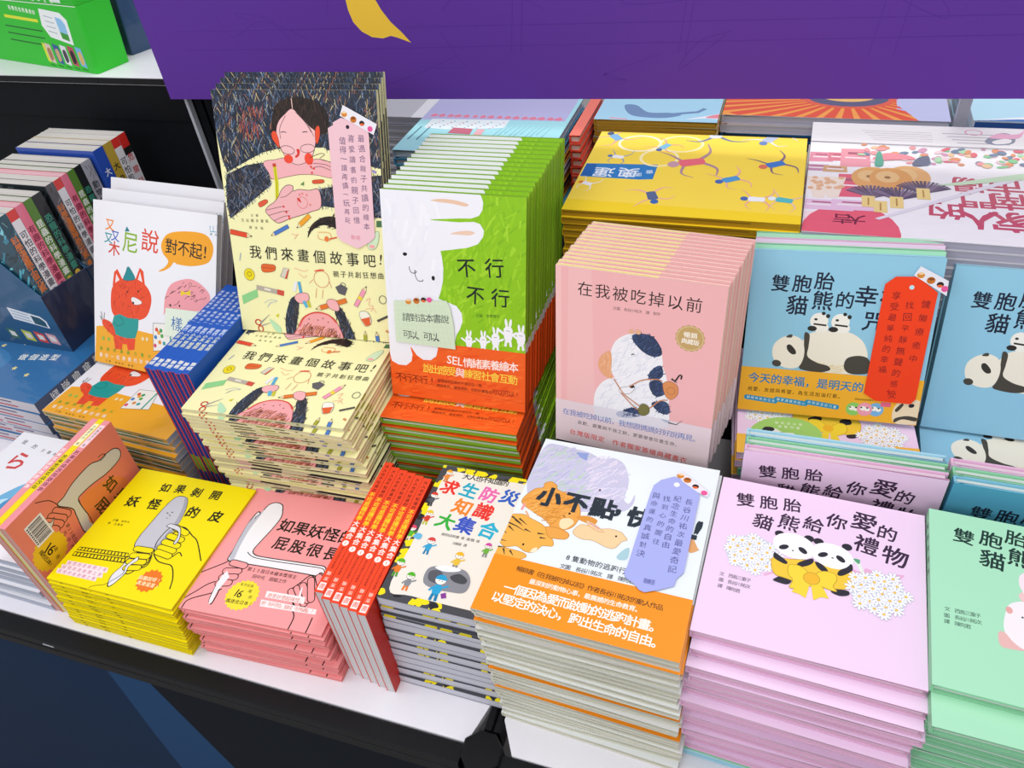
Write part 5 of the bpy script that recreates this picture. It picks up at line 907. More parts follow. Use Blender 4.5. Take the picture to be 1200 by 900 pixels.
for p, cl, s, a in zip([(28,232.3),(45.1,165.9),(18.7,77),(114.3,53.5),(108.2,208.8),(156.2,159.5),(176.8,256.8),(215.1,112.5),(253.4,58.7),(258.8,248.7),(271.4,164.7),(288.4,60.1)], (('#7fb0dc', '#eab0a0', '#4a5a80'), ('#f4f4f4', '#9aa0b0', '#5a7ab0'), ('#f4f4f4', '#f0eee0', '#e88a3a'), ('#5a6a90', '#f2b4a0', '#3f6ab0'), ('#7fc0e0', '#f0a890', '#4a6ab0'), ('#ea6a78', '#b08a96', '#c89aa6'), ('#dfe2ec', '#7a82a0', '#c88a98'), ('#4f9ad0', '#f0b49a', '#4a6ab0'), ('#f2f2f4', '#f0b49a', '#4a6ab0'), ('#b8c2dc', '#e8ecf4', '#6a86c0'), ('#3f78c8', '#8a6a80', '#e0705a'), ('#58bcc0', '#f0c8a0', '#e8f0f0')), (1.1, .8, .7, 1.1, .9, 1.7, 1.5, 1.1, 1.0, 1.2, 1.2, 1.0), (40, 80, 70, 200, 150, 110, 10, 120, 90, 150, 120, 80)): sporty(A, p, cl, s, a)
for u, w_, cl in ((0, 250, '#8f6d12'), (60, 120, '#c79a1a')): c.foot.rect(u, 4 if u else 5.5, u + w_, 5.2 if u else 7.5, cl)
c.done(); SPT = c
pile(SPT, POSES['T'], 12, .2905, 'yellow picture book with sports figures and blue banner, on top of the yellow back pile', 'yellow sports picture book', 'the yellow back pile', 'pile of yellow sports picture books', jx=.002, jy=.002, ja=.3)
c = Book(.400, .330, .0112, '#efeaf0', page='#b9b6c8', m=FILM, edge='#e8e4ec'); A = c.front; A.fill('#f5f1f4')
RD = '#e0526a'
for ch, p, z in zip('家人的南門市場', [(240.8,58.4),(203.9,59.2),(169.3,77.2),(242.1,109.7),(207.2,107.6),(242.6,151.7),(201.2,150.5)], (52, 50, 46, 46, 44, 46, 44)): A.text(ch, p, col='#c8546a', size=z, bold=.035, ang=180)
A.poly([(2.4,-4.2),(0.9,50),(24.2,56.2),(27.3,-0.3)], '#fae1e4'); A.ell([(56.8,6.9)][0], 58, 68, '#ea6474'); A.text('大吉', *[(62.8,38.1),(47.7,37.5)], '#7a2a3a', 26, .02, 180)
for p, rx, ry, cl in zip([(16.1,211.8),(39,214.4),(61.7,213.5),(59.6,128.9),(26.3,70.8),(60,74.4),(11.7,177.2),(35.6,175.5)], (16, 14, 20, 20, 34, 28, 16, 16), (16, 14, 30, 34, 14, 14, 10, 10), ('#e690a8', '#e07a8c', '#ee9aa8', '#e8607a', '#eac6e0', '#eac6e0', '#c88ab0', '#d8a878')):
    A.poly([(p[0]-rx, p[1]-ry), (p[0]+rx, p[1]-ry*.9), (p[0]+rx*.95, p[1]+ry), (p[0]-rx*.95, p[1]+ry*.95)], cl); A.rect(p[0]-rx*.7, p[1]-2, p[0]+rx*.7, p[1]+2, '#f8e8ec'); A.rect(p[0]-rx*.5, p[1]+ry*.35, p[0]+rx*.5, p[1]+ry*.6, '#b05a70')
for p in [(16.5,123.2),(34.1,125.5)]: 
    A.poly([(p[0]-16, p[1]+26), (p[0]+16, p[1]+26), (p[0]+7, p[1]-34), (p[0]-7, p[1]-34)], '#f6e4d4')
    for i in range(12): A.ell((p[0] + random.uniform(-11, 11), p[1] + random.uniform(-10, 24)), 4, 4, '#e8b48c')
for p, cl in zip([(83.6,153.7),(128.9,162.6),(106.3,153.5)], ('#e6a860', '#e8b070', '#e2a058')):
    A.ell(p, 27, 33, cl); A.ell((p[0]-4, p[1]+6), 15, 17, '#edc084'); A.ell((p[0]-4, p[1]+4), 4, 4, '#9a6a3a')
for p in [(83.2,102),(113.9,100.4),(145.2,122.2)]:
    for i in range(16):
        a = R(25 + i*8.6); A.line([(p[0], p[1]-4), (p[0] + 36*math.cos(a), p[1] + 30*math.sin(a))], 3.4, random.choice(['#5a4a66', '#6e5a74', '#84708a']))
for p in [(78,86.7),(92.4,74.5),(111.8,88.6),(144.4,116.2)]: A.rect(p[0]-8, p[1]-15, p[0]+8, p[1]+15, '#f0d488'); A.rect(p[0]-1, p[1]-10, p[0]+1, p[1]+10, '#b88a40')
A.poly([(85.2,43.1),(268.3,186.4),(266.7,174),(90.1,40)], '#e6e0ea'); A.poly([(159,141.9),(268.7,189.5),(266.3,170.9),(189.6,145.9)], '#cde6c4')
for i in range(130):
    p = (random.uniform(70, 390), random.uniform(205, 258)); A.ell(p, random.uniform(3, 9), random.uniform(3, 7), random.choice(['#e8707e', '#f0a0a4', '#8fcf9a', '#b4dcb4', '#f0c8a0', '#d89ab8', '#7a8aa4', '#f4d0d8', '#e89a70']), random.uniform(0, 90), 8)
A.blob([(84.1,212.7),(92.6,223.9),(103.9,232.1),(128.6,228),(139.1,215.7),(114.4,211.5),(92.4,206.9)], '#f0909c'); A.blob([(134.3,198.6),(141.9,219.4),(155.9,227.7),(156,204.4),(143.5,195.1)], '#6a7088'); A.blob([(89.9,230.5),(95.5,232.5),(97.7,194.2),(86.7,190.9)], '#5aa890')
A.rect(0, 262, 400, 330, '#f4eff1'); A.line([(0, 262), (400, 258)], 1.2, '#c9c0cc')
for i in range(5): A.line([[(37.2,303.2),(117,307.2)][0][0:1][0] and (70 + 4*i, 305 - i*7.5), (165, 305 - i*7.5)], 1.6, '#c6bcc4')
for i in range(4): A.line([(178 + 6*i, 305 - i*10), (262, 305 - i*10)], 2.0, '#a8a0ac')
A.blob([(231.6,284.4),(246,307.3),(260.3,313.8),(271,302.6),(267.2,281.1),(250.3,272.3),(237.3,274.4)], '#8a8fa4'); A.blob([(238.1,295.7),(251.9,311.5),(267.8,309.5),(279.1,314.2),(285.9,325.8),(277.3,299.7),(260.8,294.5)], '#f0b0cc'); A.blob([(240.8,283.2),(255.4,293.9),(265.7,291.4),(261.8,280.5),(245.3,275.3)], '#f6f0f2')
A.ring([(219.7,312)][0], 11, 9, 1.6, '#ec8ab4')
c.foot.rect(72, 0, 152, 12, '#e8687a'); c.foot.rect(100, 2, 128, 5, '#33343c')
c.done(); MKT = c
pile(MKT, POSES['U'], 10, .2905, 'white market picture book with upside-down pink title, on top of the white back pile', 'white market picture book', 'the white back pile', 'pile of white market picture books', jx=.001, jy=.0015, ja=.15)
def plain(w, h, t, col, page, fn=None, edge=None, hard=True):
    c = Book(w, h, t, col, page=page, m=GLOSS, hard=hard, edge=edge)
    if fn: fn(c.front)
    return c.done()
def sky(A):
    A.fill('#a9d8ee'); A.blob([(40, 60), (60, 20), (110, 12), (140, 26), (120, 34), (85, 34), (60, 62)], '#6f8fb8'); A.line([(110, 25), (165, 40), (175, 55)], 8, '#6f8fb8'); A.blob([(150, 10), (180, 16), (215, 14), (235, 34), (215, 46), (190, 30)], '#f2f0f4'); A.blob([(180, 18), (220, 20), (226, 32), (200, 34)], '#ea8a98'); A.line([(25, 8), (55, 4)], 4, '#e8a0a8')
sk = plain(.200, .25, .0110, '#a6d4ea', '#caa23a', sky, edge='#c09a34')
def PT(px): return px
pile(sk, POSES['SKYB'], 4, .372, 'light blue book with swimming figures lying under the purple sign, on top of its pile', 'light blue book', 'the light blue back pile', 'pile of light blue books', alt=None)
und = plain(.200, .250, .0120, '#3a4a74', '#8f8a9a'); pile(und, (-.096, .660, .3715, .3), 6, .2905, 'dark book under the light blue pile beneath the purple sign', 'dark book', 'the dark back pile', 'pile of dark books')
def fan(A):
    A.fill('#c3c6ea'); c0 = (190, 84)
    A.poly([(-4, -2), (282, -2), (290, 12), (262, 40), (262, 90), (200, 120), (60, 120), (-4, 60)], '#f3a04c', True)
    for i in range(19):
        a = R(182 + i*9.8); w = .055
        A.poly([(c0[0] + 62*math.cos(a-w), c0[1] + 34*math.sin(a-w)), (c0[0] + 230*math.cos(a-w), c0[1] + 120*math.sin(a-w)), (c0[0] + 230*math.cos(a+w), c0[1] + 120*math.sin(a+w)), (c0[0] + 62*math.cos(a+w), c0[1] + 34*math.sin(a+w))], '#e2533c')
    A.poly([(292, -2), (340, -2), (340, 240), (262, 240), (262, 60)], '#c3c6ea')
    for i in range(13): A.ell((c0[0] + 66*math.cos(R(180 + 15*i)), c0[1] + 40*math.sin(R(180 + 15*i))), 9, 6, '#e2604c')
    A.ell(c0, 62, 37, '#5b5a7e'); A.ell((c0[0], c0[1] + 6), 42, 24, '#f0bd70'); A.ell((c0[0], c0[1] + 10), 24, 12, '#5b5a7e')
fn = plain(.335, .23, .0150, '#e8eaf2', '#dfe0ea', fan)
pile(fn, POSES['FAN'], 2, .378, 'book with orange and red fan cover under the purple sign, topmost of its pile', 'orange fan book', 'the fan back pile', 'pile of orange fan books')
blk = plain(.335, .23, .0125, '#2f7ab8', '#4a5068'); pile(blk, (.107, .704, .3775, -.3), 7, .2905, 'blue book right under the orange fan books at the back', 'blue book', 'the blue pile under the fan books', 'pile of blue books under the fan books')
def sea(A): A.fill('#bfe6f6'); A.poly([(0, 0), (200, 0), (200, 30), (90, 22)], '#f4f6f8'); A.poly([(0, 0), (200, 0), (200, 10), (60, 8)], '#3f78c0')
se = plain(.210, .23, .0140, '#dfe9f4', '#3a66ac', sea); pile(se, (.472, .706, .410, 0), 8, .2905, 'white and blue book at the right under the purple sign, topmost of its pile', 'white and blue book', 'the far right back pile', 'pile of white and blue books')

# pale teal book pile left of the yellow one
def teal(A):
    A.fill('#a5dfe8'); A.poly([(0, 120), (160, 130), (255, 132), (255, 230), (0, 230)], '#b9b8e0')
    for i in range(16): A.blob([(12 + i*15 + random.uniform(-3, 3), 138), (18 + i*15, 147), (24 + i*15, 138), (18 + i*15, 134)], '#e6809a')
    A.poly([(20, 88), (60, 84), (120, 92), (160, 98), (160, 130), (20, 124)], '#e8f2f6')
    for i in range(30): A.rect(24 + 4.4*i, 92 + (i % 5)*6, 27 + 4.4*i, 95 + (i % 5)*6, random.choice(['#d0607a', '#6a86b0', '#e8a0b0', '#8ab0c8']))
    for i in range(10): A.line([(150 + i*9, 60 + (i % 3)*8), (160 + i*9, 112)], .9, '#3f7a9a', taper=True)
    A.poly([(70, 70), (110, 68), (108, 90), (72, 92)], '#c86a80'); A.poly([(116, 66), (130, 66), (130, 90), (116, 90)], '#e8b0b8')
    A.line([(10, 40), (14, 92)], 2, '#2a5a7a'); A.line([(26, 40), (30, 92)], 2, '#2a5a7a')
tl = plain(.262, .230, .0130, '#9fdbe4', '#cfe4ea', teal, edge='#8f9fb0')
tl.pile_label = 'pale teal book'
mixed = [plain(.262, .230, .0130, a, b) for a, b in (('#e8a03a', '#e6c48a'), ('#4a9ac0', '#cfd8dc'), ('#b9bccb', '#d8d8e0'), ('#e2a83c', '#d8c08a'), ('#5a7ab0', '#aab4c8'))]
for q, l in zip(mixed, ('orange-edged book', 'blue-edged book', 'grey-edged book', 'amber-edged book', 'slate-edged book')): q.pile_label = l
pile(tl, (-.392, .500, .418, 0), 9, .2905, 'pale teal book with lavender top lying behind the green row, on top of its pile', 'pale teal book', 'the mixed pile behind the green row', 'mixed pile behind the green row', alt={1: mixed[1], 2: tl, 3: mixed[0], 4: mixed[2], 5: mixed[3], 6: mixed[4], 7: mixed[0], 8: mixed[1]}, jx=.003)

gy = plain(.170, .12, .0130, '#d4d4da', '#c4c4cc', lambda A: (A.fill('#e6e6ea'), A.poly([(0, 0), (80, 0), (80, 120), (0, 120)], '#bdbdc4')))
pile(gy, (-.497, .632, .416, 0), 9, .2905, 'pale grey book just under the purple sign behind the girl books, topmost of its pile', 'pale grey book', 'the grey pile behind the girl books', 'pale grey books under the sign')
rd = plain(.018, .17, .0135, '#e0452f', '#e8d0c8', lambda A: A.fill('#ee7a6a'))
pile(rd, (-.118, .585, .416, 0), 9, .2905, 'narrow red book wedged between the mixed pile and the yellow back pile, topmost', 'narrow red book', 'the red wedge beside the yellow back pile', 'narrow red books')

# ------------------------------------------------------------------ comics in two open slipcases on a pile of blue boxed sets
def jc(A):
    A.fill('#2f6ea6'); A.blob([(20, 60), (60, 20), (110, 40), (120, 90), (60, 110)], '#3b7fb6')
    A.text('如歷點做', (118, 142), (203, 158), '#f2f4ee', 23, .03, 8); A.text('做個造型', (140, 100), (204, 114), '#f2f4ee', 18, .02, 8)
    for p in ((70, 120), (150, 70), (80, 60), (120, 40), (190, 60)): A.burst(p, 6, 5, '#e8d890', .45)
    A.ell((40, 40), 9, 7, '#b0d06a')
c = Book(.270, .250, .024, '#2f6ca2', page='#d9d4da', rb=True, m=FILM); jc(c.front); c.spine.fill('#55607a'); c.spine.text('如歷點做個造型', (12, 195), (12, 40), '#f1f1ee', 17, .03, 0)
for u in (20, 90, 160): c.foot.rect(u, 5, u + 60, 8, '#c84a5a'); c.foot.rect(u, 14, u + 50, 17, '#6a5a80')
c.done('boxed_book_set'); JB = c
pile(JB, (-1.215, .098, .122, -2), 5, .0005, 'blue film-wrapped boxed book set lying flat, topmost, carrying the slipcases of comics', 'blue film-wrapped boxed set', 'the blue boxed pile under the comics', 'pile of blue boxed sets', jx=.004, jy=.003)
CX = -.983
def slipcase(y0, y1, zf, zb, zr, lab):
    z0 = .1225; x0, x1 = CX - .200, CX; th = .0016
    r = bpy.data.objects.new('slipcase', None); COL.objects.link(r); r.location = (x1 - .1, (y0+y1)/2, z0); tag(r, lab, 'slipcase', 'open slipcases of comics')
    def ch(m, n): o = m.obj(n, FILM); o.parent = r; o.matrix_parent_inverse = Matrix.Translation(-r.location)
    m = Mesh(); f = [(x0, z0 + .25), (x0, z0), (x1, z0), (x1, z0 + zf), (x1 - .075, z0 + .215)]
    m.face([(x, y0, z) for x, z in f], '#22577f'); m.face([(x, y0 + th, z) for x, z in reversed(f)], '#1a3f5e'); m.face([(x1, y0, z0+zf), (x1, y0+th, z0+zf), (x1-.075, y0+th, z0+.215), (x1-.075, y0, z0+.215)], '#3a6f98')
    a = Art(m, lambda u, v, l: (x0 + u, y0 - l, z0 + v), 200, 150)
    a.poly([(0, 0), (200, 0), (200, 60), (0, 70)], '#1e4f78'); a.poly([(98, 88), (168, 76), (178, 66), (177, 50), (98, 62)], '#e9edf2')
    for i in range(3): a.line([(102, 82 - i*7), (140, 75 - i*7)], 2.2, '#9fb0c0')
    a.poly([(146, 76), (166, 72), (174, 64), (173, 52), (146, 57)], '#1f4a5a')
    for u, cl in ((60, '#3f6a4a'), (98, '#c8c83a'), (128, '#d8402e'), (156, '#e0a0a8')): a.poly([(u, 38), (u + 22, 34), (u + 24, 12), (u + 2, 15)], cl); a.poly([(u + 5, 32), (u + 18, 29), (u + 19, 18), (u + 6, 20)], '#e8e4dc')
    ch(m, 'front_panel')
    m = Mesh(); e = .0014; m.face([(x1, y0, z0), (x1, y1, z0), (x1, y1, z0 + zr), (x1, y0, z0 + zf)], '#27304c'); m.face([(x1 - e, y0, z0 + zf), (x1 - e, y1, z0 + zr), (x1 - e, y1, z0), (x1 - e, y0, z0)], '#27304c'); m.face([(x1, y0, z0 + zf), (x1, y1, z0 + zr), (x1 - e, y1, z0 + zr), (x1 - e, y0, z0 + zf)], '#6a7896'); ch(m, 'side_panel')
    m = Mesh(); m.box(x0, x1 - e, y0 + th, y1 - th, z0, z0 + .0014, '#22304a'); ch(m, 'bottom')
    m = Mesh(); f = [(x0, z0 + .25), (x0, z0), (x1, z0), (x1, z0 + zr), (x1 - .075, z0 + .21)]; m.face([(x, y1, z) for x, z in reversed(f)], '#22577f'); m.face([(x, y1 - th, z) for x, z in f], '#1a3f5e'); m.face([(x1, y1, z0+zr), (x1-.075, y1, z0+.21), (x1-.075, y1-th, z0+.21), (x1, y1-th, z0+zr)], '#3a6f98'); ch(m, 'rear_panel')
slipcase(.226, .334, .122, .11, .114, 'dark blue slipcase nearest the front, holding five comics upright')
slipcase(.3365, .455, .112, .10, .104, 'dark slipcase behind the first one, holding six comics upright')
FX = {'teal': ('#2f6f86', '#24505f', '#e07a2a'), 'grey': ('#4a4a50', '#5c5a5e', '#e07a2a'), 'white': ('#e6e2e0', '#f0eeee', '#55555c'), 'pink': ('#e0607a', '#ee7a92', '#8a1e3a'), 'green': ('#4f7a2a', '#5c8a34', '#eef4e6'), 'black': ('#17171a', '#202224', '#3f9a80'),
      'hatched': ('#8a8a90', '#b0b0b6', '#33343a'), 'blue': ('#2a4fae', '#2c54b8', '#f0f0f4'), 'gold': ('#b5942a', '#c4a43a', '#1f1a10'), 'red': ('#b9bcc4', '#e8e6e8', '#c8282c')}
def comic(kind, t, y, h, lab, dx=0.0, z0=.1242):
    cv, sp, tx = FX[kind]
    c = Book(.185, h, t, cv, page='#d8d2cc' if kind != 'pink' else '#e9b8c0', rb=True, m=FILM); S = c.spine; S.fill(sp); z = t*1000; H = h*1000
    if kind == 'white': S.rect(0, H - 18, z, H, '#e2362e'); S.rect(0, 0, z, 92, '#efe0b0')
    if kind == 'red': S.rect(0, H - 26, z, H, '#e03028'); S.rect(0, H - 40, z, H - 26, '#222'); S.rect(0, 60, z, 120, '#d83a34')
    if kind in ('hatched', 'grey', 'teal'): S.scribble([(0, 0), (z, 0), (z, H), (0, H)], 60, 12, 20, 120, .9, ['#33343a', '#777a80', '#c0b8a8'] if kind != 'teal' else ['#1a3a4a', '#4f9ab0', '#a0c8c8'])
    S.text({'grey': '科學漫畫神奇元素', 'teal': '科學漫畫宇宙元素', 'white': '可怕的科學漫畫', 'pink': '有趣的科學漫畫', 'green': '昆蟲的科學漫畫', 'black': '恐龍的科學漫畫', 'hatched': '動物的科學漫畫', 'blue': '大小出少年', 'gold': '大自然百科', 'red': '危險科學館'}[kind], (z/2, H - 46), (z/2, H*.48), tx, min(15.5, z*.82), .03, 0)
    S.ell((z/2, H*.42), z*.28, z*.3, '#f0c43a' if kind in ('green', 'black') else tx)
    S.text('三采文化', (z/2, H*.32), (z/2, H*.2), '#f2f0ec' if kind in ('green', 'black', 'pink', 'grey') else '#33343a', 7, .02, 0); S.text('科學漫畫', (z/2, H*.16), (z/2, H*.04), '#f2f0ec' if kind in ('green', 'black', 'grey') else '#8a1e2a', 6.5, .02, 0)
    A = c.back if False else c.front
    if kind in ('teal', 'grey'):
        q = [(0, 0), (185, 0), (185, H), (0, H)]; A.fill('#1d4656' if kind == 'teal' else '#2c3338'); A.scribble(q, 260, 26, 20, 60, 4, ['#2f7f96', '#4fb0c4', '#1a3644', '#7fd0dc', '#142a36'] if kind == 'teal' else ['#3f4a50', '#20262a', '#5a666c'])
        A.text('科學小幫手', (140, 140), (180, 118), '#e9eef0', 9, .01)
    c.done('comic_book')
    c.place(frame((CX - .187 + dx, y, z0), (1, 0, 0), (0, 0, 1), (0, -1, 0)), lab, 'comic book', 'comics with spines outward')
y = .230
for k, t in (('teal', .0200), ('white', .0180), ('pink', .0180), ('green', .0180), ('black', .0220)):
    comic(k, t, y, .270, {'teal': 'dark comic with teal galaxy cover, frontmost in the front slipcase', 'white': 'white-spined comic in the front slipcase', 'pink': 'pink-spined comic in the front slipcase', 'green': 'green-spined comic in the front slipcase', 'black': 'black-spined comic in the front slipcase'}[k]); y += t + .0006
y = .340
for k, t in (('grey', .0185), ('white', .0165), ('pink', .0165), ('green', .0165), ('black', .0165), ('hatched', .0240)):
    comic(k, t, y, .272, {'grey': 'grey comic with orange spine title, first in the rear slipcase', 'white': 'white-spined comic with red top in the rear slipcase', 'pink': 'pink-spined comic in the rear slipcase', 'green': 'green-spined comic in the rear slipcase', 'black': 'black-spined comic in the rear slipcase', 'hatched': 'grey hatched-spine comic, last in the rear slipcase'}[k]); y += t + .0006
y = .4575
m = Mesh(); m.box(-1.20, CX + .012, .4565, .555, .0005, .1215); tag(m.obj('display_riser', BLACKM), 'black riser under the blue, gold and red comics at the back', 'display riser')
for k, t in (('blue', .0255), ('gold', .0215), ('white', .019), ('red', .020)):
    comic(k, t, y, .284, {'blue': 'blue-spined comic standing behind the slipcases', 'gold': 'gold-spined comic standing behind the slipcases', 'white': 'white-spined comic standing behind the gold one', 'red': 'white comic with red top, rearmost of the spine row'}[k], dx=.008, z0=.122); y += t + .0006

# ------------------------------------------------------------------ green and blue gift boxes on the white shelf
gb = bpy.data.objects.new('green_gift_box', None); COL.objects.link(gb)
gb.matrix_world = Matrix.Translation((-1.048, .609, .4884)) @ Matrix.Rotation(R(-13), 4, 'Z')
tag(gb, 'bright green boxed book set with white label and little covers, on the white shelf', 'box')
def rbox(w, d, h, r, lo, hi, col, colside):
    m = Mesh(); P = []
    for cx, cy, a0 in ((-r, r, -90), (-r, d - r, 0), (-w + r, d - r, 90), (-w + r, r, 180)):
        for i in range(5): a = R(a0 + 22.5*i); P.append((cx + r*math.cos(a), cy + r*math.sin(a)))
    sh = lambda p, z: (p[0], p[1] + z*.10, z)
    n = len(P)
    for i in range(n): a, b = P[i], P[(i+1) % n]; m.face([sh(a, lo), sh(b, lo), sh(b, hi), sh(a, hi)], col)
    m.face([sh(p, hi) for p in P], colside); m.face([sh(p, lo) for p in reversed(P)], colside)
    return m, (lambda u, v, l: (-w + u, v*.10 - l, v))
m, F = rbox(.36, .075, .118, .006, 0, .118, '#35bf34', '#2faa2e'); a = Art(m, F, 360, 118); a.lv = 30
a.poly([(230, 78), (238, 108), (302, 104), (318, 92), (314, 48), (246, 58)], '#eef2f2'); a.poly([(282, 96), (300, 93), (308, 84), (306, 54), (284, 58)], '#8fc4ea'); a.poly([(283, 70), (307, 66), (306, 54), (284, 58)], '#3f9a3a')
for i in range(4): a.line([(246, 96 - i*9), (274, 93 - i*9)], 2, '#b9c4cc')
a.text('科學的世界真奇妙', (140, 104), (218, 100), '#f0f8ea', 9, .03); a.line([(110, 88), (222, 85)], 5.5, '#e0e43a')
for k in range(3): a.line([(100, 70 - k*13), (225, 67 - k*13)], 2.4, '#1f6a2a')
for u, c1, c2 in ((206, '#d8e03a', '#d8e03a'), (214, '#d9c4b4', '#a87a5a'), (240, '#3a5a9a', '#c8a878'), (264, '#e4e0e8', '#4a4450'), (288, '#b84a60', '#222428'), (313, '#7ab4e0', '#d8b468')):
    w = 8 if u == 206 else 18; a.poly([(u, 46), (u + w, 43), (u + w + 2, 8), (u + 2, 12)], c1)
    if w > 8: a.blob([(u + 4, 34), (u + 14, 36), (u + 16, 18), (u + 6, 14)], c2)
for u in range(212, 330, 26): a.line([(u, 6), (u + 16, 4)], 1.8, '#1f6a2a')
a.line([(0, 117), (360, 117)], 1.4, '#e8f4e6')
o = m.obj('body', GLOSS, gb)
m, F = rbox(.36, .075, .07, .006, .1184, .19, '#31b430', '#35c034'); a = Art(m, F, 360, 190); a.lv = 30
a.text('精彩科學繪本全套', (150, 126), (290, 124), '#d8f0d0', 10, .03); a.poly([(285, 122), (318, 121), (318, 135), (285, 136)], '#dce6e4'); m.obj('lid', GLOSS, gb)
bb = bpy.data.objects.new('blue_gift_box', None); COL.objects.link(bb)
bb.matrix_world = Matrix.Translation((-1.050, .712, .4884)) @ Matrix.Rotation(R(-20), 4, 'Z')
tag(bb, 'dark slate blue film-wrapped box standing behind the green box on the white shelf', 'box')
m, F = rbox(.30, .09, .24, .003, 0, .24, '#27476a', '#1f3a58'); a = Art(m, F, 300, 240); a.lv = 30; a.scribble([(200, 0), (300, 0), (300, 200), (200, 200)], 12, 30, 60, 120, 2, ['#5a86ac', '#8fb4cc']); m.obj('body', FILM, bb)
m, F = rbox(.302, .092, .24, .003, .2402, .250, '#1f3a58', '#1f3a58'); m.obj('lid', FILM, bb)

# little stack edge at the far left
sm = plain(.16, .20, .011, '#e8d030', '#e9e4e0', lambda A: A.fill('#f0e8e4')); 
pile(sm, (-1.115, -.165, .13, 0), 12, .0005, 'white book with yellow edge on top of the pile at the far left margin', 'yellow-edged white book', 'the far left margin pile', 'pile of yellow-edged books at far left') if 0 else None

# ------------------------------------------------------------------ handwritten tags and notes
def card(pts, col, P, t, lab, cat, draw, tape=None, name='note_card', hole=None, th=.0005):
    x, y, z, yaw, tilt, roll = P
    m = Mesh(); m.prism([(u*MM, v*MM) for u, v in pts], 0, th, col)
    a = Art(m, lambda u, v, l: (u*MM, v*MM, th + l) if 0 else (u, v, th + l), 400, 400); draw(a)
    o = m.obj(name, PAPER); o.matrix_world = pose(*P) @ Matrix.Translation((0, 0, t + .0009)); tag(o, lab, cat)
    if tape:
        tp, fn = tape; m = Mesh(); m.prism([(u*MM, v*MM) for u, v in tp], th + .0003, th + .0005, '#e9e6ee'); a = Art(m, lambda u, v, l: (u, v, th + .0005 + l), 400, 400); fn(a, tp)
        q = m.obj('washi_tape', PAPER, o); q['label'] = 'pale tape with little pastry pictures'
    return o
def buns(ps):
    def f(a, tp):
        for i, p in enumerate(ps):
            if i % 4 == 0: a.ell(p, 4.2, 3.6, '#d98a34'); a.ell((p[0], p[1]+2), 3, 1.4, '#f0d0a0')
            elif i % 4 == 1: a.ell(p, 4.6, 4.2, '#c8742c'); a.ell((p[0], p[1]+1.6), 3.4, 1.6, '#8a4a20')
            elif i % 4 == 2: a.ell(p, 3.8, 3.4, '#2f2624'); a.ell((p[0], p[1]-1.6), 3.2, 1.6, '#e86a3a')
            else: a.ell(p, 3.8, 3.6, '#e85a9a')
    return f
P = POSES['STORY']; pts = [(175.3,298.9),(183.3,302.8),(183,306.1),(195.5,312.2),(203.2,310.7),(232.7,304.6),(234.6,289.5),(233.5,154.8),(226.5,147.9),(206,136.8),(182,146.2),(175,153.4)]
def d1(a):
    a.ell([(204.5,300.7)][0], 2.6, 2.6, '#2a2430'); PU = '#5c3f6a'
    a.column('最適合親子共讀的繪本', *[(222.9,286),(222.2,168.6)], PU, 10, 10); a.column('喜愛讀書的親子回憶', *[(208.2,285.7),(207.6,176.8)], PU, 10, 10); a.column('值得一讀再讀一玩再玩', *[(195.3,282.7),(193.6,176.2)], PU, 9.5, 10)
    a.text('聯經', *[(200,152.6),(207.9,152.3)], '#e08a9a', 7, .01)
card(pts, '#eec3cd', P, .0006, 'pink paper tag with handwriting taped on the standing girl-drawing book', 'tag', d1, ([(200.1,328.4),(247.5,304.8),(241.9,291.2),(194.5,314.9)], buns([(201.2,316.9),(214,310.3),(226,305.6),(237.2,298.7)])), 'paper_tag')
P = POSES['BUNNY']; pts = [(11.4,140.7),(89.7,148.5),(94.7,139.5),(98.9,116),(100.9,80.6),(11.5,81.8)]
def d2(a):
    for q in range(9):
        f = q/9; a.line([(pts[0][0] + (pts[5][0]-pts[0][0])*f, pts[0][1] + (pts[5][1]-pts[0][1])*f), (pts[1][0] + (pts[4][0]-pts[1][0])*f - 1, pts[1][1] + (pts[4][1]-pts[1][1])*f)], .25, '#bfd2b0')
    for q in range(1, 13): a.line([(pts[0][0] + (pts[1][0]-pts[0][0])*q/13, pts[0][1]), (pts[5][0] + (pts[4][0]-pts[5][0])*q/13, pts[5][1] + (pts[4][1]-pts[5][1])*q/13)], .25, '#bfd2b0')
    a.text('請對這本書說', *[(29.4,119.1),(86.6,122.2)], '#4a5050', 13, jit=4); a.text('可以、可以、', *[(28.6,94.2),(80,94.9)], '#4a5050', 13.5, jit=5)
    buns(None) if 0 else buns([(33.6,141.7),(45.8,144.1),(56.3,146.4),(64.8,147.2)])(a, None)
card(pts, '#d3e2c6', P, .0008, 'pale green grid note with handwriting stuck on the front rabbit book', 'note', d2)
P = POSES['PBLUE']; pts = [(153.3,177.3),(163.9,187),(186.8,188.2),(211.3,170.5),(208.8,35.3),(203.9,28.5),(163.4,29.2),(149.3,37.8)]
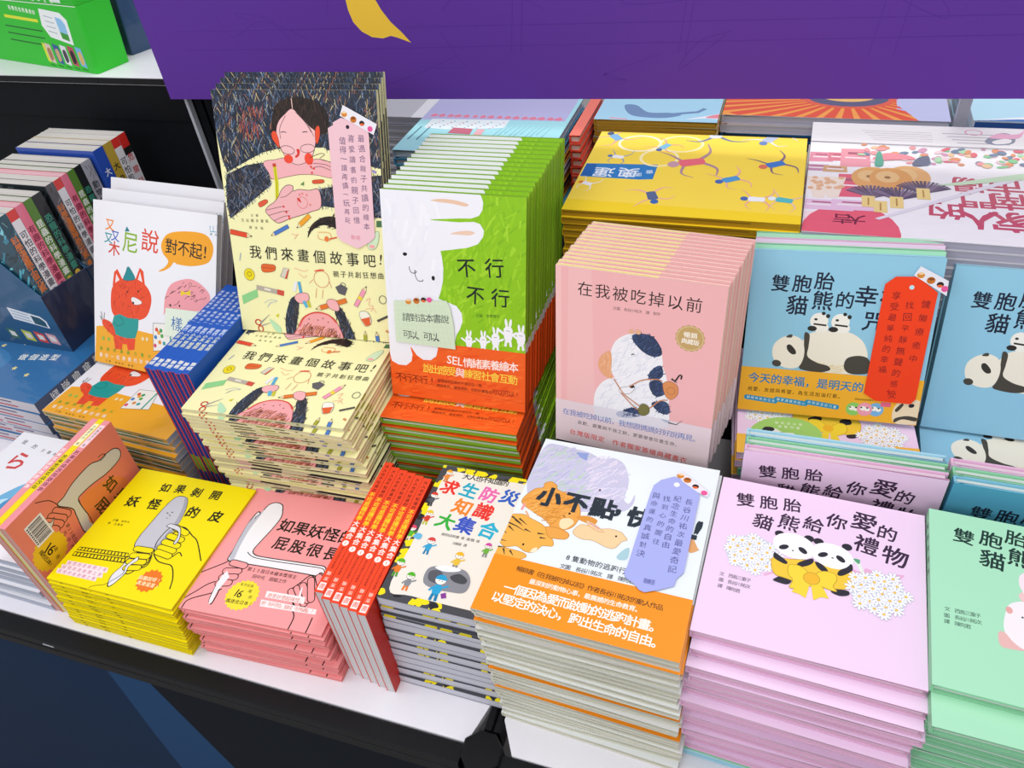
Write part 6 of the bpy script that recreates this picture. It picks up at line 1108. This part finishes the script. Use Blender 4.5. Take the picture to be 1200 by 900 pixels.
def d3(a):
    a.ell([(182.6,175.2)][0], 2.7, 2.7, '#bfe2ee'); IK = '#7a1c22'
    a.column('慵懶療癒中', *[(200.7,155.6),(197.7,87.3)], IK, 10, 10); a.column('找回平靜無聲的感受', *[(183.6,153.2),(181.1,38.8)], IK, 10, 10); a.column('享受最單純的幸福', *[(167.4,163.9),(165.9,70.6)], IK, 9.5, 10)
    q = [(174.2,42.6),(177.6,45.8),(177.7,40.7)]; a.poly(q, '#c81f1a')
card(pts, '#f4431c', P, .0010, 'red-orange paper tag with handwriting taped on the pale blue panda book', 'tag', d3, ([(188.1,201),(220.2,185),(220.9,167.2),(182.4,189.8)], buns([(189.9,190.2),(201.5,184.7),(212,180.2),(217.5,175.5)])), 'paper_tag')
P = POSES['G']; pts = [(146,199),(147.3,212.9),(154,223.2),(167.4,232),(176.3,230.9),(198.4,218),(200.9,207.1),(202.5,101.7),(196.6,91.7),(196.1,82.9),(182.3,74.1),(168.3,66.9),(162.4,68.4),(155.9,74.1),(145,79.8),(142.3,86),(144,93.5)]
def d4(a):
    a.ell([(172.6,220.3)][0], 3.4, 3.4, '#f6f6fa'); IK = '#4a4a86'
    a.column('長谷川祐次最愛奇記', *[(190.5,197.7),(190.1,102.4)], IK, 9, 10); a.column('紀念生命的自由', *[(177.4,199.1),(177.4,131.9)], IK, 9, 10); a.column('找到心的嚮往', *[(165.7,196),(166.6,133.4)], IK, 9, 10); a.column('與命運的真誠對決', *[(153.1,197.5),(153.8,113.6)], IK, 9, 10)
    a.text('聯經', *[(167.5,80.7),(173.1,80.9)], '#5a5fa0', 7, .01)
card(pts, '#a9b0ea', P, .0008, 'lavender blue paper tag with handwriting lying on the sleeping animals book', 'tag', d4, ([(168.8,237.6),(175.7,241.2),(210.5,217.9),(209.4,210),(197.7,214.5),(178.4,226.3)], buns([(174.4,234.5),(183.2,229.9),(193.9,222.5),(204.9,215.4)])), 'paper_tag')
P = POSES['CAT']; pts = [(164.2,119.6),(232.9,123),(222.6,70.9),(162.4,72.4)]
def d5(a): a.text('樣的', *[(188.7,94.8),(222.2,94.4)], '#2f6ab0', 26, .0)
card(pts, '#e4eedd', P, .0006, 'pale note with blue writing stuck on the white cat picture book', 'note', d5)
_gt = bpy.data.objects.get('glyph'); bpy.data.objects.remove(_gt); bpy.data.curves.remove(_tc)
